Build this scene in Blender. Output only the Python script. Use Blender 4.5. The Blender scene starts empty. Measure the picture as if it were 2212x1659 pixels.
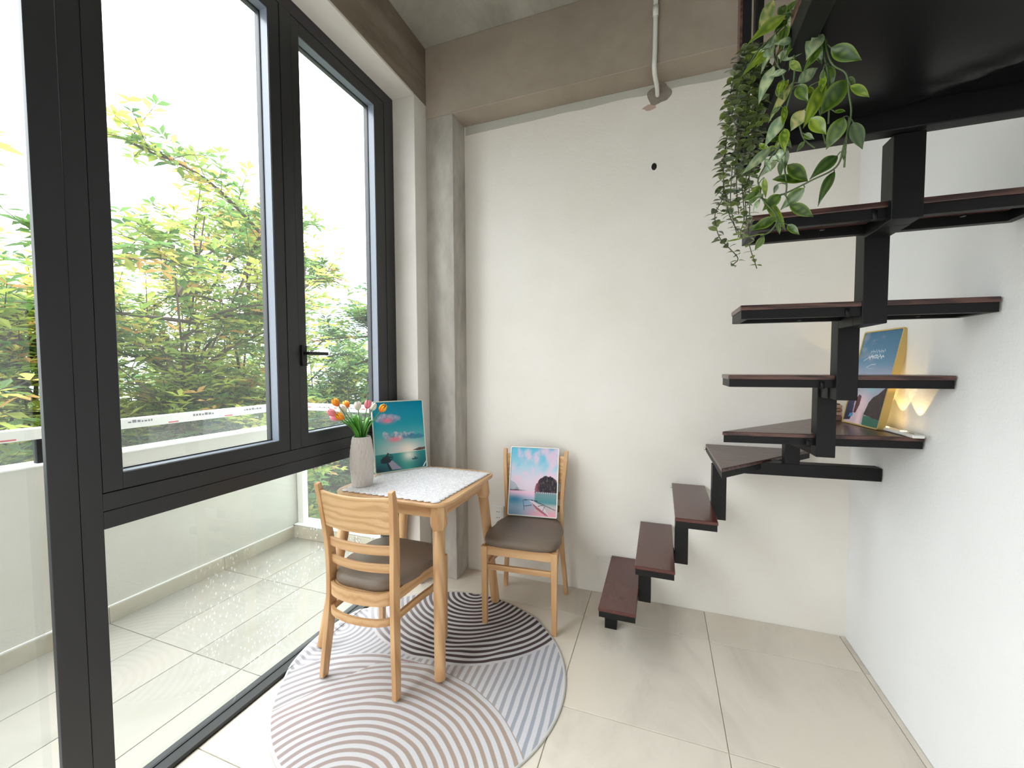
import bpy, bmesh, math, random
from math import sin, cos, pi, radians
from mathutils import Vector, Matrix, noise
random.seed(7)
S = bpy.context.scene
COL = S.collection

# ------------------------------------------------------------ camera
CAM_H = 1.37
PITCH, ROLL, YAW, FPX = -0.0439380573, -0.00391386742, 0.348249891, 884.224076
fw0 = Vector((-sin(YAW), cos(YAW), 0)); rt0 = Vector((cos(YAW), sin(YAW), 0)); UPZ = Vector((0, 0, 1))
FW = fw0*cos(PITCH) + UPZ*sin(PITCH); up2 = rt0.cross(FW)
RT = rt0*cos(ROLL) + up2*sin(ROLL); UP = RT.cross(FW)
CAM = Vector((0, 0, CAM_H))
cd = bpy.data.cameras.new('camera'); cam = bpy.data.objects.new('camera', cd); COL.objects.link(cam)
cd.sensor_fit = 'HORIZONTAL'; cd.sensor_width = 36.0; cd.lens = FPX/2212*36
cd.clip_start = 0.02; cd.clip_end = 500
cam.matrix_world = Matrix(((RT.x, UP.x, -FW.x, CAM.x), (RT.y, UP.y, -FW.y, CAM.y), (RT.z, UP.z, -FW.z, CAM.z), (0, 0, 0, 1)))
S.camera = cam

def at(x, y, Y):
    """point of the photograph's pixel (x, y) at the real depth Y"""
    d = RT*((x-1106)/FPX) + UP*(-(y-829.5)/FPX) + FW
    return CAM + d*(Y/d.y)

# ------------------------------------------------------------ world, lights, exposure
SKY_STRENGTH = 10.0        # zenith of an overcast sky, a third of it at the horizon
w = bpy.data.worlds.new('overcast_sky'); S.world = w; w.use_nodes = True
nt = w.node_tree; nt.nodes.clear()
wo = nt.nodes.new('ShaderNodeOutputWorld'); bg = nt.nodes.new('ShaderNodeBackground')
bg.inputs[0].default_value = (0.93, 0.968, 1.0, 1)
wt = nt.nodes.new('ShaderNodeTexCoord'); ws = nt.nodes.new('ShaderNodeSeparateXYZ'); wm = nt.nodes.new('ShaderNodeMath'); wm2 = nt.nodes.new('ShaderNodeMath'); wm0 = nt.nodes.new('ShaderNodeMath')
wm0.operation = 'MAXIMUM'; wm0.inputs[1].default_value = 0.0
wm.operation = 'MULTIPLY_ADD'; wm.inputs[1].default_value = 2/3; wm.inputs[2].default_value = 1/3
wm2.operation = 'MULTIPLY'; wm2.inputs[1].default_value = SKY_STRENGTH
nt.links.new(wt.outputs['Generated'], ws.inputs[0]); nt.links.new(ws.outputs[2], wm0.inputs[0]); nt.links.new(wm0.outputs[0], wm.inputs[0]); nt.links.new(wm.outputs[0], wm2.inputs[0]); nt.links.new(wm2.outputs[0], bg.inputs[1])
nt.links.new(bg.outputs[0], wo.inputs[0])
S.view_settings.view_transform = 'Standard'; S.view_settings.look = 'None'
S.view_settings.exposure = 0.2; S.view_settings.gamma = 1.0
S.view_settings.use_curve_mapping = False

def portal(name, loc, rot, sx, sy):
    l = bpy.data.lights.new(name, 'AREA'); l.shape = 'RECTANGLE'; l.size = sx; l.size_y = sy
    l.cycles.is_portal = True
    o = bpy.data.objects.new(name, l); COL.objects.link(o); o.location = loc; o.rotation_euler = rot
portal('window_portal', (-1.70, -0.15, 1.5), (0, radians(-90), 0), 3.1, 4.7)

# ------------------------------------------------------------ materials
class G:
    """small helper around a node tree"""
    def __init__(s, name):
        s.m = bpy.data.materials.new(name); s.m.use_nodes = True; s.t = s.m.node_tree; s.t.nodes.clear()
        s.out = s.n('ShaderNodeOutputMaterial')
    def n(s, ty, **k):
        nd = s.t.nodes.new(ty)
        for a, b in k.items(): setattr(nd, a, b)
        return nd
    def l(s, a, b): s.t.links.new(a, b)
    def setv(s, sock, v):
        if hasattr(v, 'is_linked') or isinstance(v, bpy.types.NodeSocket): s.l(v, sock)
        else: sock.default_value = v
    def math(s, op, a, b=0.0, c=None, clamp=False):
        nd = s.n('ShaderNodeMath', operation=op); nd.use_clamp = clamp
        s.setv(nd.inputs[0], a); s.setv(nd.inputs[1], b)
        if c is not None: s.setv(nd.inputs[2], c)
        return nd.outputs[0]
    def mix(s, f, a, b):
        nd = s.n('ShaderNodeMix', data_type='RGBA')
        s.setv(nd.inputs[0], f); s.setv(nd.inputs[6], a); s.setv(nd.inputs[7], b)
        return nd.outputs[2]
    def ramp(s, f, stops):
        nd = s.n('ShaderNodeValToRGB'); cr = nd.color_ramp
        while len(cr.elements) > 1: cr.elements.remove(cr.elements[-1])
        cr.elements[0].position = stops[0][0]; cr.elements[0].color = stops[0][1]
        for p, c in stops[1:]:
            e = cr.elements.new(p); e.color = c
        s.l(f, nd.inputs[0]); return nd.outputs[0]
    def coords(s, kind='Object', scale=(1, 1, 1), rot=(0, 0, 0)):
        tc = s.n('ShaderNodeTexCoord'); mp = s.n('ShaderNodeMapping')
        mp.inputs['Scale'].default_value = scale; mp.inputs['Rotation'].default_value = rot
        s.l(tc.outputs[kind], mp.inputs[0]); return mp.outputs[0]
    def world(s, scale=(1, 1, 1)):
        ge = s.n('ShaderNodeNewGeometry'); mp = s.n('ShaderNodeMapping'); mp.inputs['Scale'].default_value = scale
        s.l(ge.outputs['Position'], mp.inputs[0]); return mp.outputs[0]
    def noise(s, vec, scale, detail=4, rough=.5, dist=0):
        nd = s.n('ShaderNodeTexNoise'); s.l(vec, nd.inputs['Vector'])
        nd.inputs['Scale'].default_value = scale; nd.inputs['Detail'].default_value = detail
        nd.inputs['Roughness'].default_value = rough; nd.inputs['Distortion'].default_value = dist
        return nd.outputs[0]
    def bump(s, h, strength=.3, dist=.002):
        nd = s.n('ShaderNodeBump'); nd.inputs['Strength'].default_value = strength; nd.inputs['Distance'].default_value = dist
        s.l(h, nd.inputs['Height']); return nd.outputs[0]
    def bsdf(s, color, rough=.5, spec=.5, metal=0, normal=None, coat=0, **k):
        b = s.n('ShaderNodeBsdfPrincipled')
        s.setv(b.inputs['Base Color'], color); s.setv(b.inputs['Roughness'], rough)
        b.inputs['Specular IOR Level'].default_value = spec; b.inputs['Metallic'].default_value = metal
        b.inputs['Coat Weight'].default_value = coat
        if normal is not None: s.l(normal, b.inputs['Normal'])
        for kk, v in k.items(): s.setv(b.inputs[kk], v)
        return b.outputs[0]
    def done(s, sh): s.l(sh, s.out.inputs[0]); return s.m

def c4(r, g, b): return (r, g, b, 1)
def srgb(r, g, b):
    f = lambda v: (v/255/12.92) if v/255 <= .04045 else ((v/255+.055)/1.055)**2.4
    return (f(r), f(g), f(b), 1)

def simple(name, col, rough=.5, spec=.5, metal=0, coat=0):
    g = G(name); v = g.world(); n = g.noise(v, 60, 3)
    return g.done(g.bsdf(g.mix(g.math('MULTIPLY', n, .25), col, tuple(x*.82 for x in col[:3])+(1,)), rough, spec, metal, g.bump(n, .05, .001), coat))

def plaster(name, base, dirt, amt=.5, relief=.35):
    g = G(name); v = g.world()
    n1 = g.noise(v, 1.6, 5, .6); n2 = g.noise(v, 95, 3, .6); n3 = g.noise(v, 9, 4, .6)
    f = g.math('MULTIPLY', g.ramp(n1, [(.38, c4(0, 0, 0)), (.75, c4(1, 1, 1))]), amt)
    col = g.mix(f, base, dirt)
    h = g.math('ADD', n2, g.math('MULTIPLY', n3, 1.8))
    return g.done(g.bsdf(col, .85, .25, normal=g.bump(h, relief, .0035)))

def concrete(name, base, dark, light, scale=1.0, streak=(1, 1, .35), rough=.8):
    g = G(name); v = g.world(streak)
    n1 = g.noise(v, 2.6*scale, 6, .62, .4); n2 = g.noise(v, 14*scale, 5, .6); n3 = g.noise(g.world(), 120, 3)
    col = g.ramp(n1, [(.30, dark), (.52, base), (.72, light)])
    col = g.mix(g.math('MULTIPLY', g.ramp(n2, [(.45, c4(0, 0, 0)), (.7, c4(1, 1, 1))]), .35), col, dark)
    h = g.math('ADD', n2, g.math('MULTIPLY', n3, .4))
    return g.done(g.bsdf(col, rough, .3, normal=g.bump(h, .35, .003)))

M = {}
M['wall'] = plaster('cream_plaster', srgb(240, 235, 228), srgb(228, 220, 209), .6)
M['wall_right'] = plaster('white_plaster', srgb(241, 241, 241), srgb(230, 230, 229), .4)
M['nib'] = plaster('nib_plaster', srgb(232, 227, 220), srgb(205, 196, 187), .6, .25)
M['parapet'] = plaster('parapet_plaster', srgb(205, 203, 194), srgb(186, 184, 175), .7, .2)
M['paint'] = plaster('white_paint_lip', srgb(232, 232, 228), srgb(215, 215, 212), .4, .3)
M['concrete'] = concrete('column_concrete', srgb(184, 178, 170), srgb(134, 127, 119), srgb(212, 206, 198))
M['beam'] = concrete('beam_concrete', srgb(170, 157, 143), srgb(152, 139, 126), srgb(181, 169, 155), .5, (1, 1, 1))
M['beam_left'] = concrete('stained_beam_concrete', srgb(138, 124, 110), srgb(100, 84, 70), srgb(160, 150, 138), .8, (1, .35, 1.4))
M['ceiling'] = concrete('ceiling_concrete', srgb(178, 174, 163), srgb(150, 146, 136), srgb(204, 200, 190), .9, (1, .6, 1))
M['patch'] = concrete('cement_patch', srgb(150, 140, 130), srgb(120, 110, 102), srgb(170, 160, 150), 3)
M['alu'] = simple('anthracite_aluminium', srgb(40, 41, 44), .38, .5)
M['alu_skylit'] = simple('sky_lit_reveal', srgb(128, 135, 148), .25, .6)  # anthracite lightened to imitate the sky reflecting in the sash reveals
M['gasket'] = simple('black_gasket', srgb(12, 12, 13), .5)
M['steel'] = simple('black_steel', srgb(14, 14, 15), .48, .3)
M['black'] = simple('matt_black', srgb(14, 14, 15), .45)
M['white_plastic'] = simple('white_plastic', srgb(235, 235, 230), .3)
M['grey_plastic'] = simple('grey_plastic', srgb(150, 150, 150), .4)
M['bolt'] = simple('zinc_bolt', srgb(200, 200, 200), .35, .5, .8)
M['grout'] = simple('light_grout', srgb(196, 190, 178), .9, .2)
M['grout_out'] = simple('grey_grout', srgb(150, 145, 134), .9, .2)
M['cushion'] = None

def tile_mat(name, base, dark, warm, rough):
    g = G(name); v = g.world((1, .55, 1))
    oi = g.n('ShaderNodeObjectInfo')
    off = g.n('ShaderNodeVectorMath', operation='SCALE'); cmb = g.n('ShaderNodeCombineXYZ')
    g.l(oi.outputs['Random'], cmb.inputs[0]); g.l(oi.outputs['Random'], cmb.inputs[1]); g.l(cmb.outputs[0], off.inputs[0]); off.inputs['Scale'].default_value = 17
    ad = g.n('ShaderNodeVectorMath', operation='ADD'); g.l(v, ad.inputs[0]); g.l(off.outputs[0], ad.inputs[1]); v = ad.outputs[0]
    n1 = g.noise(v, 2.2, 6, .6, .8); n2 = g.noise(v, 12, 5, .65, 1.2); n3 = g.noise(g.world(), 240, 2)
    col = g.ramp(n1, [(.32, dark), (.5, base), (.72, warm)])
    col = g.mix(g.math('MULTIPLY', n2, .25), col, dark)
    col = g.mix(g.math('MULTIPLY', oi.outputs['Random'], .12), col, dark)
    return g.done(g.bsdf(col, rough, .45, normal=g.bump(g.math('ADD', n2, g.math('MULTIPLY', n3, .3)), .12, .002)))
M['tile'] = tile_mat('stone_tile', srgb(224, 215, 201), srgb(203, 194, 180), srgb(228, 216, 200), .36)
M['tile_out'] = tile_mat('balcony_tile', srgb(146, 143, 133), srgb(133, 130, 119), srgb(156, 149, 139), .5)
M['skirt'] = tile_mat('skirting_tile', srgb(186, 180, 162), srgb(168, 160, 142), srgb(198, 186, 168), .5)

def wood(name, light, mid, dark, scale=1.0, rough=.38, axis=2, coat=0.0, swirl=.6, spec=.5):
    g = G(name); sc = [1.0, 1.0, 1.0]
    for i in range(3): sc[i] = .12 if i == axis else 1.0
    v = g.coords('Object', tuple(sc))
    n0 = g.noise(v, 7*scale, 3, .5, swirl)
    wv = g.n('ShaderNodeTexWave', wave_type='RINGS'); g.l(v, wv.inputs['Vector'])
    wv.inputs['Scale'].default_value = 9*scale; wv.inputs['Distortion'].default_value = 6*swirl+2; wv.inputs['Detail'].default_value = 3
    wv.inputs['Detail Scale'].default_value = 1.4
    n1 = g.noise(g.coords('Object', tuple(x*(1 if x < 1 else 1) for x in sc)), 120*scale, 2, .5)
    col = g.ramp(wv.outputs[1], [(0, light), (.55, mid), (1, dark)])
    col = g.mix(g.math('MULTIPLY', n0, .55), col, mid)
    col = g.mix(g.math('MULTIPLY', g.ramp(n1, [(.5, c4(0, 0, 0)), (.75, c4(1, 1, 1))]), .25), col, dark)
    return g.done(g.bsdf(col, rough, spec, normal=g.bump(n1, .08, .001), coat=coat))
OAK = (srgb(215, 174, 130), srgb(206, 163, 117), srgb(188, 142, 98))
M['oak_z'] = wood('rubberwood_upright', *OAK, axis=2)
M['oak_x'] = wood('rubberwood_cross', *OAK, axis=0)
M['oak_y'] = wood('rubberwood_long', *OAK, axis=1)
M['ply'] = wood('plywood_back', srgb(220, 182, 137), srgb(210, 170, 124), srgb(188, 144, 98), scale=1.1, axis=0, swirl=1.6)
RED = (srgb(96, 52, 44), srgb(78, 40, 36), srgb(40, 20, 20))
M['tread'] = wood('stained_red_tread', srgb(86, 44, 39), srgb(84, 42, 37), srgb(78, 39, 35), scale=2.0, rough=.22, axis=1, coat=.2, swirl=.8)
M['tread_w'] = wood('stained_winder_tread', srgb(104, 72, 64), srgb(80, 50, 45), srgb(38, 22, 22), scale=1.8, rough=.32, axis=0, coat=.1, swirl=1.8)
M['tread_edge'] = M['tread']
g = G('taupe_leatherette'); v = g.coords('Object'); n = g.noise(v, 260, 2); n2 = g.noise(v, 6, 3)
M['cushion'] = g.done(g.bsdf(g.mix(g.math('MULTIPLY', n2, .4), srgb(118, 103, 90), srgb(104, 90, 78)), .42, .4, normal=g.bump(n, .12, .001)))
M['ceramic'] = simple('matt_white_ceramic', srgb(214, 206, 200), .35, .5)
# lace
g = G('white_lace'); v = g.coords('Object')
vo = g.n('ShaderNodeTexVoronoi', feature='DISTANCE_TO_EDGE'); g.l(v, vo.inputs['Vector']); vo.inputs['Scale'].default_value = 62
n = g.noise(v, 34, 4, .6, 2.5)
ring = g.math('ABSOLUTE', g.math('SUBTRACT', n, .5))
f = g.ramp(ring, [(.0, c4(1, 1, 1)), (.035, c4(.9, .9, .9)), (.07, c4(0, 0, 0))])
h = g.math('ADD', g.math('MULTIPLY', f, -.8), vo.outputs[0])
M['lace'] = g.done(g.bsdf(g.mix(g.math('MULTIPLY', f, .5), srgb(244, 242, 243), srgb(178, 172, 176)), .8, .2, normal=g.bump(h, .4, .002)))
# glass that lets light pass
def glass(name, tint, veil, gloss=1.0, spots=False):
    g = G(name); tr = g.n('ShaderNodeBsdfTransparent'); tr.inputs[0].default_value = tint
    gl = g.n('ShaderNodeBsdfGlossy'); gl.inputs['Roughness'].default_value = .02
    ge_ = g.n('ShaderNodeNewGeometry'); dt = g.n('ShaderNodeVectorMath', operation='DOT_PRODUCT'); g.l(ge_.outputs['Incoming'], dt.inputs[0]); g.l(ge_.outputs['Normal'], dt.inputs[1])
    c_ = g.math('SUBTRACT', 1.0, g.math('ABSOLUTE', dt.outputs['Value']), clamp=True)
    F_ = g.math('MULTIPLY_ADD', g.math('POWER', c_, 5.0), .92, .07, clamp=True)       # both faces of the pane, Schlick
    m1 = g.n('ShaderNodeMixShader'); g.l(g.math('MULTIPLY', F_, gloss), m1.inputs[0]); g.l(tr.outputs[0], m1.inputs[1]); g.l(gl.outputs[0], m1.inputs[2])
    tl = g.n('ShaderNodeBsdfTranslucent'); tl.inputs[0].default_value = c4(.9, .95, .97)
    m2 = g.n('ShaderNodeMixShader')  # veil: pale translucent mix standing in for glare haze on the panes
    if spots:
        v = g.world((1, 1.0, .45)); vo = g.n('ShaderNodeTexVoronoi'); g.l(v, vo.inputs['Vector']); vo.inputs['Scale'].default_value = 95
        sp = g.ramp(vo.outputs[0], [(.0, c4(1, 1, 1)), (.20, c4(1, 1, 1)), (.3, c4(0, 0, 0))])
        patch = g.ramp(g.noise(g.world((1, 1, 1)), 3.2, 4, .6), [(.47, c4(0, 0, 0)), (.6, c4(1, 1, 1))])
        sep = g.n('ShaderNodeSeparateXYZ'); g.l(g.world(), sep.inputs[0])
        far = g.math('MULTIPLY', g.math('SUBTRACT', sep.outputs[1], .8), 1.4, clamp=True)
        low = g.math('MULTIPLY', g.math('SUBTRACT', .7, sep.outputs[2]), 4, clamp=True)
        fac = g.math('ADD', g.math('MULTIPLY', g.math('MULTIPLY', g.math('MULTIPLY', sp, patch), g.math('MULTIPLY', far, low)), .6), veil)
        g.l(fac, m2.inputs[0])
    else: m2.inputs[0].default_value = veil
    g.l(m1.outputs[0], m2.inputs[1]); g.l(tl.outputs[0], m2.inputs[2])
    return g.done(m2.outputs[0])
M['glass'] = glass('window_glass', c4(.95, .97, .965), .025, .9)
M['glass_low'] = glass('rain_spotted_glass', c4(.95, .97, .965), .02, .9, spots=True)
M['glass_rail'] = glass('balustrade_glass', c4(.84, .93, .90), .04, 1.0)
def leafmat(name, trans=.35, rough=.45, attr='tint', spec=.4, veins=False):
    g = G(name); at_ = g.n('ShaderNodeAttribute'); at_.attribute_name = attr
    col = at_.outputs[0]
    b = g.n('ShaderNodeBsdfPrincipled'); g.l(col, b.inputs['Base Color']); b.inputs['Roughness'].default_value = rough
    b.inputs['Specular IOR Level'].default_value = spec
    t = g.n('ShaderNodeBsdfTranslucent'); g.l(col, t.inputs[0])
    m = g.n('ShaderNodeMixShader'); m.inputs[0].default_value = trans
    g.l(b.outputs[0], m.inputs[1]); g.l(t.outputs[0], m.inputs[2]); return g.done(m.outputs[0])
M['leaf'] = leafmat('tree_leaf', .5, .5)
M['plant_leaf'] = leafmat('plastic_leaf', .12, .26, spec=.6)
M['bark'] = simple('bark', srgb(92, 82, 72), .9, .2)
M['stem'] = simple('green_stem', srgb(74, 92, 52), .5)
M['euc_stem'] = simple('dark_stem', srgb(60, 62, 42), .6)
def vcol(name, rough=.3, coat=0.0, spec=.5):
    g = G(name); at_ = g.n('ShaderNodeAttribute'); at_.attribute_name = 'tint'
    return g.done(g.bsdf(at_.outputs[0], rough, spec, coat=coat))
M['print'] = vcol('glossy_print', .16, spec=.25)
M['petal'] = vcol('silk_petal', .45)
M['frame_white'] = simple('white_frame', srgb(240, 238, 232), .3)
M['frame_gold'] = simple('gold_frame', srgb(206, 178, 112), .4, .4, .1)
M['frame_pale'] = simple('pale_green_frame', srgb(205, 212, 196), .3)

# ------------------------------------------------------------ mesh helpers
class MB:
    def __init__(s): s.v = []; s.f = []; s.c = []; s.mi = []
    def add(s, vs, fs, col=None, mi=0):
        o = len(s.v); s.v.extend([tuple(p) for p in vs]); s.f.extend([tuple(i+o for i in f) for f in fs])
        s.c.extend([col or (1, 1, 1, 1)]*len(vs)); s.mi.extend([mi]*len(fs)); return s
    def box(s, x0, x1, y0, y1, z0, z1, mi=0):
        vs = [(x, y, z) for z in (z0, z1) for y in (y0, y1) for x in (x0, x1)]
        return s.add(vs, [(0, 2, 3, 1), (4, 5, 7, 6), (0, 1, 5, 4), (2, 6, 7, 3), (0, 4, 6, 2), (1, 3, 7, 5)], mi=mi)
    def prism(s, poly, z0, z1, mi=0):
        n = len(poly)
        vs = [(x, y, z0) for x, y in poly]+[(x, y, z1) for x, y in poly]
        fs = [tuple(range(n-1, -1, -1)), tuple(range(n, 2*n))]+[(i, (i+1) % n, (i+1) % n+n, i+n) for i in range(n)]
        return s.add(vs, fs, mi=mi)
    def ring(s, outer, inner, z0, z1):
        n = len(outer)
        vs = [(x, y, z) for z in (z0, z1) for P in (outer, inner) for x, y in P]
        fs = []
        for i in range(n):
            j = (i+1) % n
            fs += [(i, j, j+2*n, i+2*n), (i+n, i+3*n, j+3*n, j+n), (i, i+n, j+n, j), (i+2*n, j+2*n, j+3*n, i+3*n)]
        return s.add(vs, fs)
    def tube(s, pts, r, k=8, caps=True, col=None):
        pts = [Vector(p) for p in pts]; n = len(pts)
        rs = r if isinstance(r, (list, tuple)) else [r]*n
        t0 = (pts[1]-pts[0]).normalized(); a = t0.orthogonal().normalized(); vs = []
        for i, p in enumerate(pts):
            t = (pts[min(i+1, n-1)]-pts[max(i-1, 0)]).normalized()
            a = (a-t*a.dot(t));
            a = a.normalized() if a.length > 1e-6 else t.orthogonal().normalized()
            b = t.cross(a)
            for j in range(k):
                q = 2*pi*j/k; vs.append(p+(a*cos(q)+b*sin(q))*rs[i])
        fs = [(i*k+j, i*k+(j+1) % k, (i+1)*k+(j+1) % k, (i+1)*k+j) for i in range(n-1) for j in range(k)]
        if caps: fs += [tuple(range(k-1, -1, -1)), tuple((n-1)*k+j for j in range(k))]
        return s.add(vs, fs, col)
    def sweep(s, pts, wdir, w, d, closed=False):
        """rectangular section swept: w along wdir (fixed), d across"""
        pts = [Vector(p) for p in pts]; n = len(pts); wd = Vector(wdir).normalized(); vs = []
        ws = w if isinstance(w, (list, tuple)) else [w]*n; ds = d if isinstance(d, (list, tuple)) else [d]*n
        for i, p in enumerate(pts):
            a = pts[(i-1) % n] if closed else pts[max(i-1, 0)]; b = pts[(i+1) % n] if closed else pts[min(i+1, n-1)]
            t = (b-a).normalized(); c = t.cross(wd).normalized()
            for u, q in ((-1, -1), (1, -1), (1, 1), (-1, 1)): vs.append(p+wd*(u*ws[i]/2)+c*(q*ds[i]/2))
        m = n if closed else n-1
        fs = [(i*4+j, i*4+(j+1) % 4, ((i+1) % n)*4+(j+1) % 4, ((i+1) % n)*4+j) for i in range(m) for j in range(4)]
        if not closed: fs += [(3, 2, 1, 0), tuple((n-1)*4+j for j in range(4))]
        return s.add(vs, fs)
    def lathe(s, prof, k=32, center=(0, 0), fn=None):
        vs = []
        for r, z in prof:
            for j in range(k):
                a = 2*pi*j/k; rr = r if fn is None else fn(r, z, a)
                vs.append((center[0]+rr*cos(a), center[1]+rr*sin(a), z))
        n = len(prof)
        fs = [(i*k+j, i*k+(j+1) % k, (i+1)*k+(j+1) % k, (i+1)*k+j) for i in range(n-1) for j in range(k)]
        fs += [tuple(range(k-1, -1, -1)), tuple((n-1)*k+j for j in range(k))]
        return s.add(vs, fs)
    def build(s, name, mat, parent=None, smooth=False, bevel=0, seg=2, loc=None, rot=None, colors=False, auto=None):
        me = bpy.data.meshes.new(name); me.from_pydata(s.v, [], s.f); me.update()
        mats = mat if isinstance(mat, (list, tuple)) else [mat]
        for m in mats: me.materials.append(m)
        if len(mats) > 1: me.polygons.foreach_set('material_index', s.mi)
        if colors:
            at_ = me.color_attributes.new('tint', 'FLOAT_COLOR', 'POINT')
            at_.data.foreach_set('color', [x for c in s.c for x in c])
        bm = bmesh.new(); bm.from_mesh(me); bmesh.ops.recalc_face_normals(bm, faces=bm.faces) if not colors else None; bm.to_mesh(me); bm.free()
        if smooth: me.polygons.foreach_set('use_smooth', [True]*len(me.polygons))
        o = bpy.data.objects.new(name, me); COL.objects.link(o)
        if parent: o.parent = parent
        if loc: o.location = loc
        if rot: o.rotation_euler = rot
        if bevel:
            b = o.modifiers.new('bevel', 'BEVEL'); b.width = bevel; b.segments = seg; b.limit_method = 'ANGLE'; b.angle_limit = radians(40)
            if auto is None: auto = True
        if auto:
            me.polygons.foreach_set('use_smooth', [True]*len(me.polygons))
            wn = o.modifiers.new('wn', 'WEIGHTED_NORMAL'); wn.keep_sharp = False
        return o
def tag(o, label=None, cat=None, group=None, kind=None):
    if label: o['label'] = label
    if cat: o['category'] = cat
    if group: o['group'] = group
    if kind: o['kind'] = kind
    return o
def empty(name, loc, label, cat, rz=0, group=None):
    o = bpy.data.objects.new(name, None); COL.objects.link(o); o.location = loc; o.rotation_euler = (0, 0, rz)
    o.empty_display_size = .1
    return tag(o, label, cat, group)
def struct(o, label=None): o['kind'] = 'structure'; (label and o.__setitem__('label', label)); return o
def inset(poly, d):
    n = len(poly); out = []
    area = sum(poly[i][0]*poly[(i+1) % n][1]-poly[(i+1) % n][0]*poly[i][1] for i in range(n)); sg = 1 if area > 0 else -1
    for i in range(n):
        p0 = Vector(poly[i-1]); p1 = Vector(poly[i]); p2 = Vector(poly[(i+1) % n])
        e1 = (p1-p0).normalized(); e2 = (p2-p1).normalized()
        n1 = Vector((-e1.y, e1.x))*sg; n2 = Vector((-e2.y, e2.x))*sg
        b = (n1+n2); b /= max(.35, 1+n1.dot(n2)); out.append(tuple(p1+b*d))
    return out
def spline(pts, n=6):
    P = [Vector(p) for p in pts]; P = [P[0]*2-P[1]]+P+[P[-1]*2-P[-2]]; out = []
    for i in range(1, len(P)-2):
        for k in range(n):
            t = k/n; a, b, c, d = P[i-1], P[i], P[i+1], P[i+2]
            out.append(.5*((2*b)+(c-a)*t+(2*a-5*b+4*c-d)*t*t+(3*b-a-3*c+d)*t**3))
    out.append(P[-2]); return out
# ============================================================ SETTING
YB, XR, XL = 2.457, 0.889, -1.401          # back wall, right wall, room face of the window beam
YREAR = -2.65
# ---- floor: grout bed with every tile a part
P = 0.6225
bed = struct(MB().box(-1.63, XR, YREAR, YB, -.12, -.004).build('floor', M['grout']))
xs = [-1.552, -1.002, -.3795, .243, .8655, XR]; ys = [YREAR, -2.17, -1.5475, -.925, -.3025, .32, .9425, 1.565, 2.1875, YB]
cache = {}
def tile(x0, x1, y0, y1, top, mat, parent, name='tile', g=.0016, th=.008):
    key = (round(x1-x0, 3), round(y1-y0, 3), mat.name)
    if key not in cache:
        a, b = (x1-x0)/2-g, (y1-y0)/2-g; e = .0012
        m = MB(); vs = [(-a, -b, -th), (a, -b, -th), (a, b, -th), (-a, b, -th), (-a, -b, -e), (a, -b, -e), (a, b, -e), (-a, b, -e), (-a+e, -b+e, 0), (a-e, -b+e, 0), (a-e, b-e, 0), (-a+e, b-e, 0)]
        m.add(vs, [(3, 2, 1, 0), (0, 1, 5, 4), (1, 2, 6, 5), (2, 3, 7, 6), (3, 0, 4, 7), (4, 5, 9, 8), (5, 6, 10, 9), (6, 7, 11, 10), (7, 4, 8, 11), (8, 9, 10, 11)])
        o = m.build(name, mat, parent); cache[key] = o.data
    else:
        o = bpy.data.objects.new(name, cache[key]); COL.objects.link(o); o.parent = parent
    o.location = ((x0+x1)/2, (y0+y1)/2, top); return o
for i in range(len(xs)-1):
    for j in range(len(ys)-1):
        tile(xs[i], xs[i+1], ys[j], ys[j+1], 0.0, M['tile'], bed)
# ---- walls
struct(MB().box(-1.36, XR+.15, YB, YB+.15, -.12, 3.5).build('wall_back', M['wall']))
struct(MB().box(XR, XR+.15, YREAR-.15, YB, -.12, 3.5).build('wall_right', M['wall_right']))
rw = MB()
rw.box(-1.75, -1.15, YREAR-.15, YREAR, -.12, 3.5); rw.box(.75, XR, YREAR-.15, YREAR, -.12, 3.5)
rw.box(-1.15, .75, YREAR-.15, YREAR, -.12, 3.5)
struct(rw.build('wall_rear', M['wall_right']))
struct(MB().box(-1.64, XR+.15, YREAR-.15, YB+.15, 3.345, 3.6).build('ceiling', M['ceiling']))
struct(MB().box(-1.64, 3.0, -9, 9, 3.6, 14).build('trim_10', M['parapet']), 'unseen outer wall of the storeys above, added to shade the balcony')  # out-of-view upper storeys, added to cut sky light on parapet and balcony floor
# beams and column (bare concrete)
struct(MB().box(XL, XR, 2.294, YB, 2.915, 3.345).build('trim_1', M['beam'], bevel=.004), 'bare concrete beam along the top of the back wall')
struct(MB().box(-1.64, XL, YREAR, 2.60, 3.0, 3.345).build('trim_2', M['beam_left'], bevel=.004), 'stained concrete beam above the window')
struct(MB().box(XL, -1.213, 2.294, YB+.1, 0, 2.915).build('trim_3', M['concrete'], bevel=.004), 'bare concrete column in the corner beside the window')
struct(MB().box(-1.64, XL-.0, 2.165, 2.60, -.1, 2.9985).build('wall_window', M['nib'], bevel=.003), 'pale plaster jamb between window and column')
struct(MB().box(-1.64, XL-.002, YREAR, 2.164, 2.988, 3.0).build('trim_4', M['nib']), 'plastered soffit over the window')
struct(MB().box(-1.64, -1.3, YREAR-.1, YREAR+.01, 0, 3.0).build('wall_left', M['nib']))
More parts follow.
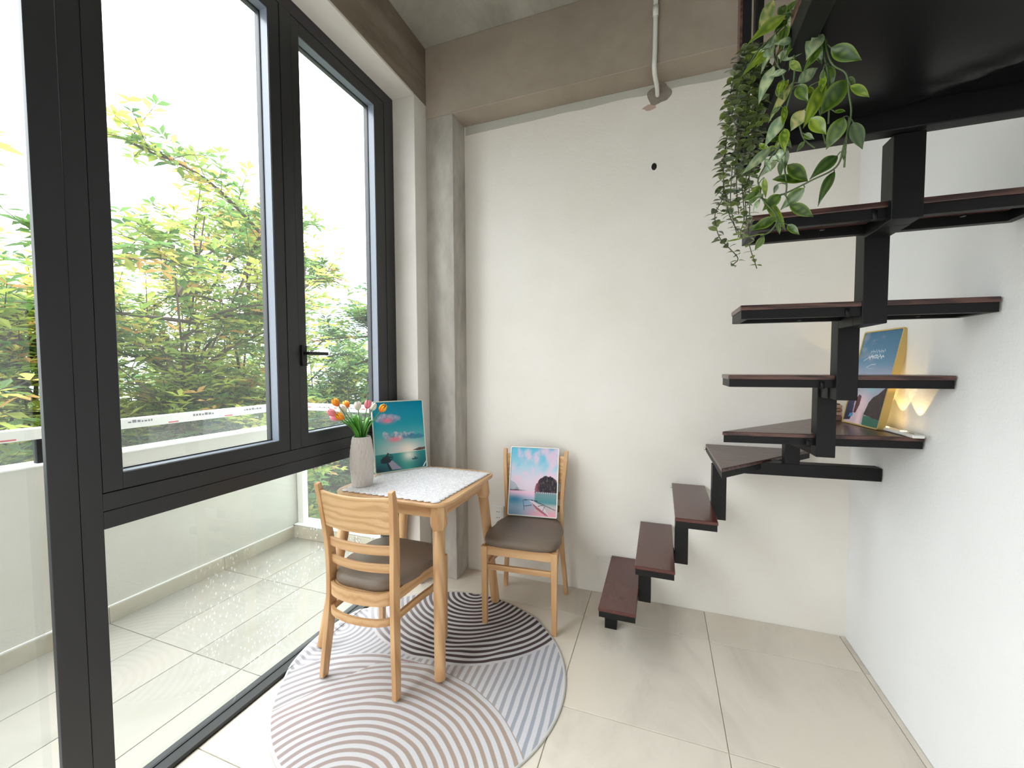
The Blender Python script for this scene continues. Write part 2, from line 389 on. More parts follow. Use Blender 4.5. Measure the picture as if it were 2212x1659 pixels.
# ragged putty strip under the beam + cement patch round the pipe
random.seed(3)
top = []; bot = []
for i in range(60):
    x = -1.205+i*(XR+1.205)/59
    top.append((x, 2.916)); bot.append((x, 2.872+.008*noise.noise(Vector((x*6, 0, 0)))-.012*min(1, max(0, (-.2-x)))))
vs = [(x, YB-.0012, z) for x, z in top+bot]; n = 60
struct(MB().add(vs, [(i, i+1, n+i+1, n+i) for i in range(n-1)]).build('trim_5', plaster('grey_putty', srgb(196, 194, 184), srgb(180, 178, 168), .6)), 'thin ragged band of grey filler along the top of the wall')
pt = []
for i in range(28):
    a = 2*pi*i/28; r = 1+.25*noise.noise(Vector((cos(a)*1.7, sin(a)*1.7, 4)))
    pt.append((-.028+.062*r*cos(a), 2.868+.055*r*sin(a)-.012*abs(cos(a*1.5))))
m = MB(); m.add([(x, YB-.003, min(z, 2.914)) for x, z in pt]+[(x, YB, min(z, 2.914)) for x, z in pt], [tuple(range(28))]+[(i, (i+1) % 28, (i+1) % 28+28, i+28) for i in range(28)])
tag(m.build('cement_patch', M['patch']), 'grey smear of cement on the wall where the white pipe enters', 'patch')
pt2 = [(-.075+.032*cos(2*pi*i/14)*(1+.3*sin(i*2.1)), 2.798+.017*sin(2*pi*i/14)) for i in range(14)]
tag(MB().add([(x, YB-.0015, z) for x, z in pt2], [tuple(range(14))]).build('plaster_chip', plaster('pink_chip', srgb(196, 170, 158), srgb(184, 160, 148))), 'small pinkish stain on the wall below the cement patch', 'stain')
# pipe
pp = spline([(-.044, 2.279, 3.345), (-.044, 2.279, 3.15), (-.046, 2.281, 2.96), (-.048, 2.282, 2.90), (-.045, 2.32, 2.875), (-.036, 2.40, 2.868), (-.033, 2.462, 2.853)], 6)
pipe = empty('conduit_pipe', (0, 0, 0), 'thin white conduit pipe running down the concrete beam into the wall', 'pipe')
MB().tube(pp, .0115, 10).build('pipe', M['white_plastic'], pipe, smooth=True)
MB().tube([(-.044, 2.279, 3.14), (-.044, 2.279, 3.19)], .0145, 12).build('collar', M['white_plastic'], pipe, smooth=True)
# socket
so = empty('wall_socket', (-.985, YB, .402), 'white wall socket plate with two outlets beside the far chair', 'socket')
MB().box(-.037, .037, -.016, 0, -.058, .058).build('plate', M['white_plastic'], so, bevel=.004)
MB().box(-.026, .026, -.0185, -.0165, -.046, .046).build('insert', M['white_plastic'], so, bevel=.002)
for dz in (-.019, .019):
    for dx in (-.007, .007):
        MB().tube([(dx, -.0195, dz), (dx, -.0175, dz)], .0028, 8).build('pin_hole', M['black'], so)
# hole with cable
ho = empty('cable_outlet', (-.047, YB, 2.474), 'small black cable outlet high in the bare back wall', 'outlet')
m = MB(); m.tube([(0, -.004, 0), (0, 0, 0)], .0, 4) if 0 else None
m.add([(.012*cos(2*pi*i/20), -.003, .017*sin(2*pi*i/20)) for i in range(20)]+[(.014*cos(2*pi*i/20), 0, .020*sin(2*pi*i/20)) for i in range(20)], [tuple(range(20))]+[(i, (i+1) % 20, (i+1) % 20+20, i+20) for i in range(20)])
m.build('rim', M['black'], ho)
MB().tube(spline([(-.004, -.002, -.006), (.002, -.012, .002), (.005, -.009, .009)], 4), .003, 6).build('cable', M['gasket'], ho, smooth=True)

# ============================================================ WINDOW (window_1) : frames are parts
XF, XG, XO = -1.552, -1.602, -1.632        # room face, glass plane, outer face
W1 = bpy.data.objects.new('window_1', None); COL.objects.link(W1); W1['kind'] = 'structure'; W1['label'] = 'large window wall with anthracite aluminium frames'
def fr(name, y0, y1, z0, z1, x0=XO, x1=XF, mat='alu', bevel=.0015):
    return MB().box(x0, x1, y0, y1, z0, z1).build(name, M[mat], W1, bevel=bevel)
ZT = 2.988
fr('post', .597, .6595, 0, ZT, x1=XF+.003, x0=XF-.014)
fr('mullion', .6615, .7125, 0, ZT)
fr('jamb_frame', 2.078, 2.163, 0, ZT)
fr('head_frame', .7125, 2.078, 2.925, ZT)
fr('transom', .7125, 2.078, .887, .940); fr('transom', .7125, 2.078, .9415, .9945)
fr('sill_rail', .7125, 2.078, 0, .018)
fr('glazing_bead', .7125, 2.078, .018, .021, x0=XG-.004, x1=XG+.006, mat='gasket', bevel=0)
fr('mullion', 1.3725, 1.4285, .9965, 2.925)
def sash(y0, y1, z0, z1, wl, wr, wb, wt):
    """four rails, light reveal strips, glass"""
    xf = XF-.002
    g = .0018
    y0 += g; y1 -= g; z0 += g; z1 -= g
    fr('sash_stile', y0, y0+wl, z0, z1, x1=xf); fr('sash_stile', y1-wr, y1, z0, z1, x1=xf)
    fr('sash_rail', y0+wl, y1-wr, z0, z0+wb, x1=xf); fr('sash_rail', y0+wl, y1-wr, z1-wt, z1, x1=xf)
    a, b, c, d = y0+wl, y1-wr, z0+wb, z1-wt
    m = MB(); t = .0022
    for (p, q, r, s) in ((a, a+t, c, d), (b-t, b, c, d)): m.box(XG+.004, xf-.004, p, q, r, s)
    for (r, s) in ((c, c+t), (d-t, d)): m.box(XG+.004, xf-.004, a, b, r, s)
    m.build('glazing_bead', M['alu_skylit'], W1)
    m = MB(); t = .006
    for (p, q, r, s) in ((a, a+t, c, d), (b-t, b, c, d)): m.box(XG-.003, XG+.0038, p, q, r, s)
    for (r, s) in ((c, c+t), (d-t, d)): m.box(XG-.003, XG+.0038, a, b, r, s)
    m.build('gasket', M['gasket'], W1)
    m = MB(); m.add([(XG, a, c), (XG, b, c), (XG, b, d), (XG, a, d)], [(0, 1, 2, 3)]).build('pane', M['glass'], W1)
    return a, b, c, d
sash(.7125, 1.3725, .9945, 2.925, .050, .052, .051, .058)
sash(1.4285, 2.078, .9945, 2.925, .043, .082, .062, .058)
MB().add([(XG, .7125, .015), (XG, 2.078, .015), (XG, 2.078, .887), (XG, .7125, .887)], [(0, 1, 2, 3)]).build('pane', M['glass_low'], W1)
# black lever handle on the casement stile
hd = MB().box(XF-.002, XF+.012, 1.437, 1.464, 1.375, 1.470).build('handle_plate', M['black'], W1, bevel=.003)
hl = MB(); hl.box(XF+.010, XF+.040, 1.444, 1.458, 1.425, 1.439); hl.box(XF+.032, XF+.046, 1.444, 1.560, 1.424, 1.440)
hl.build('handle_lever', M['black'], hd, bevel=.003)
# second window left of the post: tall sliding pane
W2 = bpy.data.objects.new('window_2', None); COL.objects.link(W2); W2['kind'] = 'structure'; W2['label'] = 'tall glass pane left of the dark post'
MB().add([(XG, YREAR+.1, .02), (XG, .597, .02), (XG, .597, 2.93), (XG, YREAR+.1, 2.93)], [(0, 1, 2, 3)]).build('pane', M['glass'], W2)
for z0, z1, n_ in ((0, .02, 'sill_rail'), (2.93, ZT, 'head_frame')):
    MB().box(XO, XF, YREAR, .597, z0, z1).build(n_, M['alu'], W2, bevel=.0015)
for y in (-1.1, YREAR+.05): MB().box(XO, XF, y-.035, y+.035, .02, 2.93).build('mullion', M['alu'], W2, bevel=.0015)

# ============================================================ BALCONY
XP = -2.76
bb = struct(MB().box(XP-.16, -1.632, YREAR, 2.60, -.16, -.004).build('trim_6', M['grout_out']), 'tiled balcony floor outside the window')
bx = [XP, -2.394, -2.086, -1.775, -1.6325]; by = [-2.45, -1.83, -1.21, -.59, .03, .65, 1.27, 1.885, 2.445]
for i in range(4):
    for j in range(len(by)-1): tile(bx[i], bx[i+1], by[j], by[j+1], 0.0, M['tile_out'], bb)
par = struct(MB().box(XP-.15, XP-.008, YREAR, 2.60, 0, .905).build('trim_7', M['parapet'], bevel=.006), 'low plastered balcony parapet')
MB().box(XP-.156, XP-.002, YREAR, 2.60, .900, .910).build('cap', M['paint'], par, bevel=.003)
for j in range(len(by)-1):
    MB().box(XP-.008, XP+.003, by[j]+.001, by[j+1]-.001, 0, .085).build('skirting_tile', M['skirt'], par, bevel=.001)
MB().box(XP-.008, XP+.001, YREAR, 2.445, .0855, .095).build('paint_lip', M['paint'], par, bevel=.002)
cb = struct(MB().box(XP, -1.70, 2.455, 2.60, 0, .100).build('trim_8', M['parapet']), 'low tiled kerb at the far end of the balcony')
kx = [XP, -2.16, -1.80, -1.70]
for i in range(3): MB().box(kx[i]+.001, kx[i+1]-.001, 2.445, 2.455, 0, .088).build('skirting_tile', M['skirt'], cb, bevel=.001)
MB().box(XP, -1.70, 2.447, 2.60, .100, .108).build('cap', M['paint'], cb, bevel=.003)
# balustrade
ra = empty('balcony_railing', (XP-.07, 1.5, .905), 'white topped balcony railing with clear glass beyond the parapet', 'railing')
def rp(m, name, mat, **k):
    o = m.build(name, M[mat], ra, **k); o.location = (-(XP-.07), -1.5, -.905); return o
rp(MB().box(-2.865, -2.800, YREAR, 2.545, 1.028, 1.082), 'top_rail', 'white_plastic', bevel=.004)
rp(MB().box(-2.80, -1.70, 2.485, 2.545, 1.025, 1.078), 'top_rail', 'white_plastic', bevel=.004)
for y in (-1.6, -.25, 1.075, 2.51): rp(MB().box(-2.85, -2.815, y-.02, y+.02, .905, 1.03), 'post', 'steel', bevel=.002)
rp(MB().add([(-2.833, YREAR, .908), (-2.833, 2.5, .908), (-2.833, 2.5, 1.03), (-2.833, YREAR, 1.03)], [(0, 1, 2, 3)]), 'glass_panel', 'glass_rail')
rp(MB().add([(-2.72, 2.515, .108), (-1.70, 2.515, .108), (-1.70, 2.515, 1.028), (-2.72, 2.515, 1.028)], [(0, 1, 2, 3)]), 'glass_panel', 'glass_rail')
rp(MB().box(-2.765, -2.705, 2.49, 2.54, .108, 1.028), 'corner_post', 'white_plastic', bevel=.003)
# printed marks of the protective film on the rail
red = simple('red_print', srgb(205, 90, 90), .5); grey = simple('grey_print', srgb(120, 120, 128), .5)
random.seed(11)
sk = MB(); sk2 = MB()
y = .93
while y < 2.4:
    sk.box(-2.8, -2.799, y, y+.055, 1.034, 1.041)
    yy = y+.14
    for q in range(7):
        l = random.uniform(.006, .018); sk2.box(-2.8, -2.799, yy, yy+l, 1.058, 1.066+random.uniform(0, .008)); yy += l+.006
    y += .34
x = -2.62
while x < -1.8:
    sk.box(x, x+.03, 2.484, 2.485, 1.048, 1.056)
    for q in range(6): sk2.box(x+.09+q*.022, x+.105+q*.022, 2.484, 2.485, 1.050, 1.055+.004*(q % 2))
    x += .26
o = rp(sk, 'film_print', 'alu'); o.data.materials.clear(); o.data.materials.append(red); tag(o, 'faded red marks printed on the rail film', kind='stuff')
o = rp(sk2, 'film_print', 'alu'); o.data.materials.clear(); o.data.materials.append(grey)
tag(o, 'small grey printed characters on the rail film', kind='stuff')

# ============================================================ OUTSIDE
struct(MB().box(-60, -2.93, -40, 60, -9.2, -9).build('ground', simple('street_asphalt', srgb(120, 122, 118), .9)), 'street far below the balcony')
def hex_curve(pts): return spline(pts, 4)
def make_tree(seed, base, crown, radii, n_limb, label, tints, dens=1.0, ls=.115, thr=0):
    rnd = random.Random(seed)
    root = empty('tree', base, label, 'tree', group=None)
    bx_, by_, bz_ = base; C0 = Vector(crown)-Vector(base); R = Vector(radii)
    wood_m = MB(); lv = MB()
    fork = Vector((C0.x*.6, C0.y*.6, C0.z-R.z*1.15))
    wood_m.tube(spline([(0, 0, 0), (C0.x*.2+.15, C0.y*.3, fork.z*.5), fork], 5), [.20-.006*i for i in range(11)], 8)
    def tint():
        q = rnd.random(); acc = 0
        for wgt, c in tints:
            acc += wgt
            if q < acc: break
        k = rnd.uniform(.6, 1.05); return (c[0]*k, c[1]*k, c[2]*k, 1)
    def leaf(p, d, l, col):
        d = d.normalized(); s_ = d.cross(Vector((rnd.uniform(-.4, .4), rnd.uniform(-.4, .4), 1))).normalized(); nrm = s_.cross(d)
        wd = l*.21; m1 = p+d*l*.5+nrm*l*.06
        lv.add([p, m1+s_*wd, p+d*l-nrm*l*.08, m1-s_*wd], [(0, 1, 2, 3)], col)
    def inside(p):
        q = p-C0; return (q.x/R.x)**2+(q.y/R.y)**2+(q.z/R.z)**2
    for i in range(n_limb):
        a = 2*pi*i/n_limb+rnd.uniform(-.3, .3); el = rnd.uniform(-.7, 1.0)
        rs = rnd.choice((.84, .84, .5)); tip = C0+Vector((R.x*rs*cos(a)*cos(el), R.y*rs*sin(a)*cos(el), R.z*rs*sin(el)))
        mid = fork.lerp(tip, .5)+Vector((rnd.uniform(-.35, .35), rnd.uniform(-.35, .35), rnd.uniform(-.1, .4)))
        limb = spline([fork, fork.lerp(mid, .5)+Vector((rnd.uniform(-.2, .2), rnd.uniform(-.2, .2), .1)), mid, tip], 5)
        wood_m.tube(limb, [.036*(1-.82*k/(len(limb)-1)) for k in range(len(limb))], 6)
        for j in range(13):
            k = rnd.randint(3, len(limb)-1); p0 = limb[k]
            out = (p0-fork).normalized()*.5+Vector((rnd.uniform(-1, 1), rnd.uniform(-1, 1), rnd.uniform(-.7, .8)))
            L = rnd.uniform(.6, 1.25)*min(R)*.5; p3 = p0+out.normalized()*L
            q = inside(p3)
            if q > 1.15: p3 = C0+(p3-C0)/math.sqrt(q)*1.05
            sub = spline([p0, p0.lerp(p3, .5)+Vector((rnd.uniform(-.15, .15), rnd.uniform(-.15, .15), rnd.uniform(0, .15))), p3], 4)
            wood_m.tube(sub, [.022*(1-.75*k2/(len(sub)-1)) for k2 in range(len(sub))], 5, caps=False)
            for t_ in range(int(21*dens)):
                p1 = sub[rnd.randint(1, len(sub)-1)]
                dd = ((p1-p0).normalized()*.7+Vector((rnd.uniform(-1, 1), rnd.uniform(-1, 1), rnd.uniform(-.55, .8)))).normalized()
                l2 = rnd.uniform(.22, .5); p2 = p1+dd*l2; pm = p1.lerp(p2, .5)+Vector((0, 0, rnd.uniform(-.04, .05)))
                wood_m.tube([p1, pm, p2], [.005, .004, .002], 3, caps=False)
                col = tint()
                for u in (.35, .6, .8, 1.0):
                    c0 = p1.lerp(pm, u*2) if u < .5 else pm.lerp(p2, u*2-1)
                    cc = tint() if rnd.random() < .35 else col
                    nl = 5 if u == 1 else 3
                    a0 = rnd.uniform(0, 6.28)
                    for z_ in range(nl):
                        aa = a0+2*pi*z_/nl+rnd.uniform(-.3, .3)
                        leaf(c0, Vector((cos(aa), sin(aa), rnd.uniform(-.35, .35)))+dd*.5, ls*rnd.uniform(.7, 1.25), cc)
    wood_m.build('branches', M['bark'], root)
    tag(lv.build('foliage', M['leaf'], root, colors=True), 'thousands of small leaves', kind='stuff')
    return root
YG = [(.30, srgb(196, 208, 104)), (.28, srgb(156, 184, 96)), (.20, srgb(112, 150, 84)), (.12, srgb(214, 204, 110)), (.07, srgb(222, 178, 112)), (.03, srgb(84, 120, 74))]
GR = [(.34, srgb(140, 176, 104)), (.28, srgb(108, 152, 96)), (.22, srgb(168, 192, 100)), (.10, srgb(86, 128, 84)), (.06, srgb(206, 196, 112))]
make_tree(1, (-6.2, 3.6, -9), (-5.6, 3.1, 1.2), (2.3, 2.2, 2.9), 24, 'dense yellow-green tree right behind the railing, filling the middle of the big window', YG, 1.25)
make_tree(2, (-6.0, 6.6, -9), (-5.4, 6.3, .9), (2.2, 2.1, 2.2), 18, 'green tree behind the narrow casement window beside the jamb', GR, 1.2)
make_tree(3, (-5.4, .6, -9), (-5.6, 1.0, 1.7), (1.9, 1.5, 2.5), 12, 'open tree with bare curved branches left of the dark window post', YG, .9)
make_tree(5, (-9.6, 5.0, -9), (-9.2, 4.6, .2), (2.4, 2.6, 2.9), 12, 'hazy green tree standing behind the yellow-green one', GR, .7, .15)
make_tree(4, (-8.6, 8.6, -9), (-8.4, 8.2, -.4), (2.8, 3.2, 2.6), 11, 'darker tree further back, low behind the balcony end glass', GR, .7, .13)
# pale buildings, distance haze put into their facade colours
def tower(loc, w_, d_, h_, label):
    t = empty('building', loc, label, 'building')
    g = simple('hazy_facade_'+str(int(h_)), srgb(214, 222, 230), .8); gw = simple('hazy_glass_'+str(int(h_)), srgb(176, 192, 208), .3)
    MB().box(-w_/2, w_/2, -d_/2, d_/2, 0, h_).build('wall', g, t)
    for k in range(int(h_/3.2)):
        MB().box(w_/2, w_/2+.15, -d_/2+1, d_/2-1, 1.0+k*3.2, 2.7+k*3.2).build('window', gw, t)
    return t
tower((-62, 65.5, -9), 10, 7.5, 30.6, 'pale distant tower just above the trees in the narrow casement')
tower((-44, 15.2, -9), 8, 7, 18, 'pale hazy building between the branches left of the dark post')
# ============================================================ STAIRCASE
st = empty('staircase', (0, 2.15, 0), 'black steel stringer staircase with dark red wooden treads climbing round the corner', 'staircase')
def sp(m, name, mat, **k):
    o = m.build(name, mat, st, **k); o.location = (0, -2.15, 0); return o
def tread(poly, z, mat, frame_in=.022, wt=.016, ft=.027, over=.003):
    T_ = sp(MB().prism(poly, z-wt, z), 'tread', mat, bevel=.003)
    o2 = inset(poly, over)
    MB().ring(o2, inset(poly, over+frame_in), z-wt-ft, z-wt).build('tread_frame', M['steel'], T_, bevel=.001)
    return z-wt-ft
R3 = [(-.262, .2405), (-.100, .469), (.066, .709)]
for (x0, z) in R3: tread([(x0, 1.887), (x0+.170, 1.887), (x0+.170, 2.450), (x0, 2.450)], z, M['tread'])
tread([(.243, 1.879), (.722, 2.452), (.236, 2.452)], .94, M['tread_w'])
tread([(.229, 1.778), (.884, 1.855), (.884, 2.452), (.772, 2.452)], 1.111, M['tread_w'])
tread([(.232, 1.665), (.884, 1.702), (.884, 1.872), (.232, 1.838)], 1.334, M['tread_w'])
tread([(.234, 1.466), (.884, 1.533), (.884, 1.700), (.234, 1.645)], 1.558, M['tread_w'])
tread([(.236, 1.335), (.884, 1.350), (.884, 1.510), (.236, 1.500)], 1.792, M['tread_w'])
def sb(name, x0, x1, y0, y1, z0, z1): return sp(MB().box(x0, x1, y0, y1, z0, z1), name, M['steel'], bevel=.002)
ya, yb_ = 2.122, 2.182
sb('stringer_foot', -.260, -.200, ya, yb_, 0, .197)
sb('stringer_beam', -.199, -.095, ya, yb_, .176, .222)
sb('stringer_post', -.094, -.034, ya, yb_, .176, .426)
sb('stringer_beam', -.033, .074, ya, yb_, .400, .452)
sb('stringer_post', .075, .135, ya, yb_, .400, .666)
sb('stringer_beam', .136, .235, ya, yb_, .640, .692)
sb('stringer_post', .236, .296, ya-.002, yb_, .640, .897)
sp(MB().prism([(.297, 2.10), (.884, 2.14), (.884, 2.20), (.297, 2.16)], .874, .930), 'stringer_beam', M['steel'], bevel=.002)
sp(MB().prism([(.525, 2.112), (.583, 2.116), (.583, 2.172), (.525, 2.168)], .930, 1.027), 'stringer_post', M['steel'], bevel=.002)
sp(MB().prism([(.525, 2.165), (.525, 2.08), (.545, 1.861), (.605, 1.861), (.585, 2.09), (.585, 2.165)], 1.028, 1.0675), 'stringer_beam', M['steel'], bevel=.002)
sb('stringer_post', .545, .605, 1.800, 1.860, 1.028, 1.318)
sb('stringer_beam', .552, .612, 1.728, 1.799, 1.250, 1.318)
sb('stringer_post', .557, .617, 1.667, 1.727, 1.250, 1.542)
sb('stringer_beam', .557, .617, 1.556, 1.666, 1.490, 1.542)
sb('stringer_post', .557, .617, 1.495, 1.555, 1.490, 1.776)
sb('stringer_beam', .552, .615, 1.386, 1.494, 1.738, 1.776)
sb('stringer_post', .547, .612, 1.325, 1.385, 1.738, 1.950)
for (x, y, z) in ((.520, 1.80, 1.108), (.520, 1.676, 1.331), (.522, 1.498, 1.555), (.520, 1.345, 1.79)):
    sp(MB().tube([(x, y, z-.043), (x, y, z-.018)], .006, 10), 'weld_pin', M['steel'], smooth=True)
for (x, y, z) in ((-.268, 2.447, .232), (.060, 2.44, .690), (.228, 2.44, .915)):
    sp(MB().tube([(x, y, z), (x+.012, y, z)], .007, 10), 'bolt', M['bolt'], smooth=True)
for (z, yy) in ((1.558, 1.54), (1.792, 1.36)):
    for xx in (.42, .72): sp(MB().tube([(xx, yy+.03, z-.046), (xx, yy+.03, z-.042)], .006, 8), 'bolt', M['black'])

# ============================================================ LOFT DECK
ld = empty('loft_deck', (.56, 0, 1.95), 'black painted steel loft platform overhead with glossy dark underside', 'loft')
def lp(m, name, mat, **k):
    o = m.build(name, mat, ld, **k); o.location = (-.56, 0, -1.95); return o
lp(MB().box(.232, .884, 1.305, 1.348, 1.952, 2.03), 'edge_beam', M['steel'], bevel=.003)
lp(MB().box(.232, .272, -1.6, 1.304, 1.985, 2.03), 'side_beam', M['steel'], bevel=.003)
lp(MB().box(.232, .884, -1.6, 1.304, 2.031, 2.055), 'deck_board', M['tread_w'], bevel=.003)
# slightly sagging underside sheet
gl = simple('glossy_black_lining', srgb(15, 15, 16), .3, .35)
m = MB(); nx, ny = 40, 90; vs = []
for j in range(ny+1):
    for i in range(nx+1):
        x = .272+(.884-.272)*i/nx; y = -1.6+2.904*j/ny
        ln = 1.295-(x-.36)**2*1.15
        dist = ln-y
        z = 1.999-.0105*math.exp(-(dist/.028)**2)+(.012*min(1, max(0, -dist/.08)))-.004*sin(min(1, max(0, dist/.9))*pi)
        vs.append((x, y, z))
m.add(vs, [(j*(nx+1)+i, j*(nx+1)+i+1, (j+1)*(nx+1)+i+1, (j+1)*(nx+1)+i) for j in range(ny) for i in range(nx)])
lp(m, 'underside_sheet', gl, smooth=True)
# railing of the loft
rl = empty('loft_railing', (.2, 1.2, 1.88), 'dark vertical railing bars rising beside the loft edge behind the hanging leaves', 'railing')
def rlp(m, name, mat, **k):
    o = m.build(name, mat, rl, **k); o.location = (-.2, -1.2, -1.88); return o
rlp(MB().box(.1775, .184, 1.200, 1.235, 1.885, 3.0), 'side_board', M['tread_w'], bevel=.001)
rlp(MB().box(.1845, .2035, 1.200, 1.235, 1.885, 3.0), 'upright', M['steel'], bevel=.0015)
rlp(MB().box(.2145, .2315, 1.205, 1.245, 1.90, 3.0), 'upright', M['steel'], bevel=.0015)
rlp(MB().box(.1775, .2315, 1.198, 1.246, 1.87, 1.90), 'foot_plate', M['steel'], bevel=.0015)
for y in (.55, -.1, -.75): rlp(MB().box(.1845, .2315, y, y+.035, 1.90, 3.0), 'upright', M['steel'], bevel=.0015)
rlp(MB().box(.1845, .2315, -1.6, 1.25, 3.0, 3.03), 'handrail', M['tread_w'], bevel=.003)
rlp(MB().box(.20, .215, -1.6, 1.199, 2.50, 2.515), 'cross_wire', M['steel'])

# ============================================================ RUG
RC = (-.982, 1.562); RR = .622
g = G('striped_rug'); v = g.world(); sep = g.n('ShaderNodeSeparateXYZ')
wob = g.n('ShaderNodeTexNoise'); g.l(v, wob.inputs['Vector']); wob.inputs['Scale'].default_value = 3.2
wv = g.n('ShaderNodeVectorMath', operation='MULTIPLY_ADD'); g.l(wob.outputs['Color'], wv.inputs[0]); wv.inputs[1].default_value = (.022, .022, 0); g.l(v, wv.inputs[2])
g.l(wv.outputs[0], sep.inputs[0]); X, Y = sep.outputs[0], sep.outputs[1]
off = .011
def dist(cx, cy):
    a = g.math('SUBTRACT', X, cx+off); b = g.math('SUBTRACT', Y, cy+off)
    return g.math('SQRT', g.math('ADD', g.math('MULTIPLY', a, a), g.math('MULTIPLY', b, b)))
def stripes(d, pitch, duty=.52, ph=0):
    f_ = g.math('FRACT', g.math('ADD', g.math('DIVIDE', d, pitch), ph))
    e = g.math('DIVIDE', g.math('SUBTRACT', duty, f_), .09, clamp=True)
    e2 = g.math('DIVIDE', f_, .07, clamp=True)
    return g.math('MULTIPLY', e, e2)
def inside(d, r): return g.math('LESS_THAN', d, r)
dA = dist(-1.033, 2.2); dB = dist(-.945, .925); dL = dist(-1.10, 1.02); dD = dist(-1.56, 1.66)
diag = g.math('ADD', g.math('MULTIPLY', X, .998), g.math('MULTIPLY', Y, .052))
white = srgb(206, 204, 207)
# base: diagonal straight stripes, pale blue-grey to the right
fx = g.math('MULTIPLY', g.math('ADD', X, .78), 4.0, clamp=True)
cS = g.mix(fx, srgb(172, 161, 158), srgb(160, 163, 172))
col = g.mix(stripes(diag, .0335), white, cS)
# left quiet field of grey arcs
cD = srgb(168, 166, 172)
colD = g.mix(stripes(dD, .031), white, cD)
left = g.math('LESS_THAN', g.math('ADD', X, g.math('MULTIPLY', Y, -.20)), -1.33)
col = g.mix(left, col, colD)
# rose arcs on the lower left
cL = g.mix(g.math('MULTIPLY', g.math('ADD', X, 1.5), 2.2, clamp=True), srgb(160, 155, 157), srgb(170, 152, 149))
mL = g.math('MULTIPLY', inside(dL, .545), g.math('LESS_THAN', X, -.90))
col = g.mix(mL, col, g.mix(stripes(dL, .0327), white, cL))
# beige arcs at the front
mB = inside(dB, .632)
mB = g.math('MULTIPLY', mB, g.math('GREATER_THAN', g.math('ADD', g.math('MULTIPLY', X, 1.0), g.math('MULTIPLY', Y, -.62)), -2.14))
col = g.mix(mB, col, g.mix(stripes(dB, .0330, .55), white, g.mix(g.math('MULTIPLY', g.math('ADD', X, 1.2), 2, clamp=True), srgb(168, 152, 150), srgb(168, 150, 138))))
# dark half rings at the back
fA = g.math('MULTIPLY', g.math('ADD', X, 1.38), 3.2, clamp=True)
cA = g.mix(fA, srgb(152, 142, 142), srgb(84, 73, 75))
fA2 = g.math('MULTIPLY', g.math('ADD', X, 1.46), 5, clamp=True)
col = g.mix(inside(dA, .618), col, g.mix(stripes(dA, .0325, .60), white, g.mix(fA2, srgb(178, 176, 180), cA)))
# pale binding
dr = dist(RC[0]-off+.011, RC[1]-off+.011)
rim = g.n('ShaderNodeVectorMath', operation='DISTANCE'); g.l(g.world((1, 1, 0)), rim.inputs[0]); rim.inputs[1].default_value = (RC[0], RC[1], 0)
col = g.mix(g.math('GREATER_THAN', rim.outputs['Value'], RR-.008), col, srgb(212, 210, 206))
pile = g.noise(g.world(), 420, 2)
M['rug'] = g.done(g.bsdf(col, .95, .1, normal=g.bump(pile, .5, .002)))
FOLDS = [((-.62, 2.06), (-.915, 1.66), (-1.30, 1.30), .050, .007), ((-.58, 1.55), (-.80, 1.20), (-.98, 1.02), .03, .003),
         ((-1.16, 1.98), (-1.13, 1.70), (-.95, 1.56), .035, .005), ((-1.50, 1.42), (-1.38, 1.50), (-1.20, 1.60), .05, .008),
         ((-.95, 1.56), (-1.12, 1.28), (-1.36, 1.12), .03, .005), ((-.62, 2.05), (-.66, 1.86), (-.72, 1.70), .03, .004)]
def segd(p, a, b):
    a = Vector(a); b = Vector(b); d = b-a; t = max(0, min(1, (p-a).dot(d)/d.dot(d))); return (p-a-d*t).length
def rug_h(x, y):
    p = Vector((x, y)); h = 0
    for a, b, c, wd, amp in FOLDS:
        dd = min(segd(p, a, b), segd(p, b, c)); h += amp*math.exp(-(dd/wd)**2)
    return h
m = MB(); nr, na = 70, 180
vs = [(RC[0], RC[1], .007+rug_h(*RC))]
for i in range(1, nr+1):
    r = RR*i/nr
    for j in range(na):
        a = 2*pi*j/na
        rr = r*(1+.006*sin(3*a+1)*(i/nr)+.008*math.exp(-((a-1.0)/.12)**2)*(i/nr))
        x, y = RC[0]+rr*cos(a), RC[1]+rr*sin(a)
        z = .007+rug_h(x, y)*(1 if i < nr-1 else .6)
        if x < -1.54: z += .016*min(1, (-1.54-x)/.02)
        vs.append((x, y, z))
fs = [(0, 1+j, 1+(j+1) % na) for j in range(na)]
for i in range(nr-1):
    for j in range(na):
        a, b = 1+i*na+j, 1+i*na+(j+1) % na; fs.append((a, a+na, b+na, b))
m.add(vs, fs)
rug = m.build('rug', M['rug'], smooth=True)
sd = rug.modifiers.new('thick', 'SOLIDIFY'); sd.thickness = .006; sd.offset = -1
tag(rug, 'round rug with grey, beige and dark brown arc stripes under the table', 'rug')

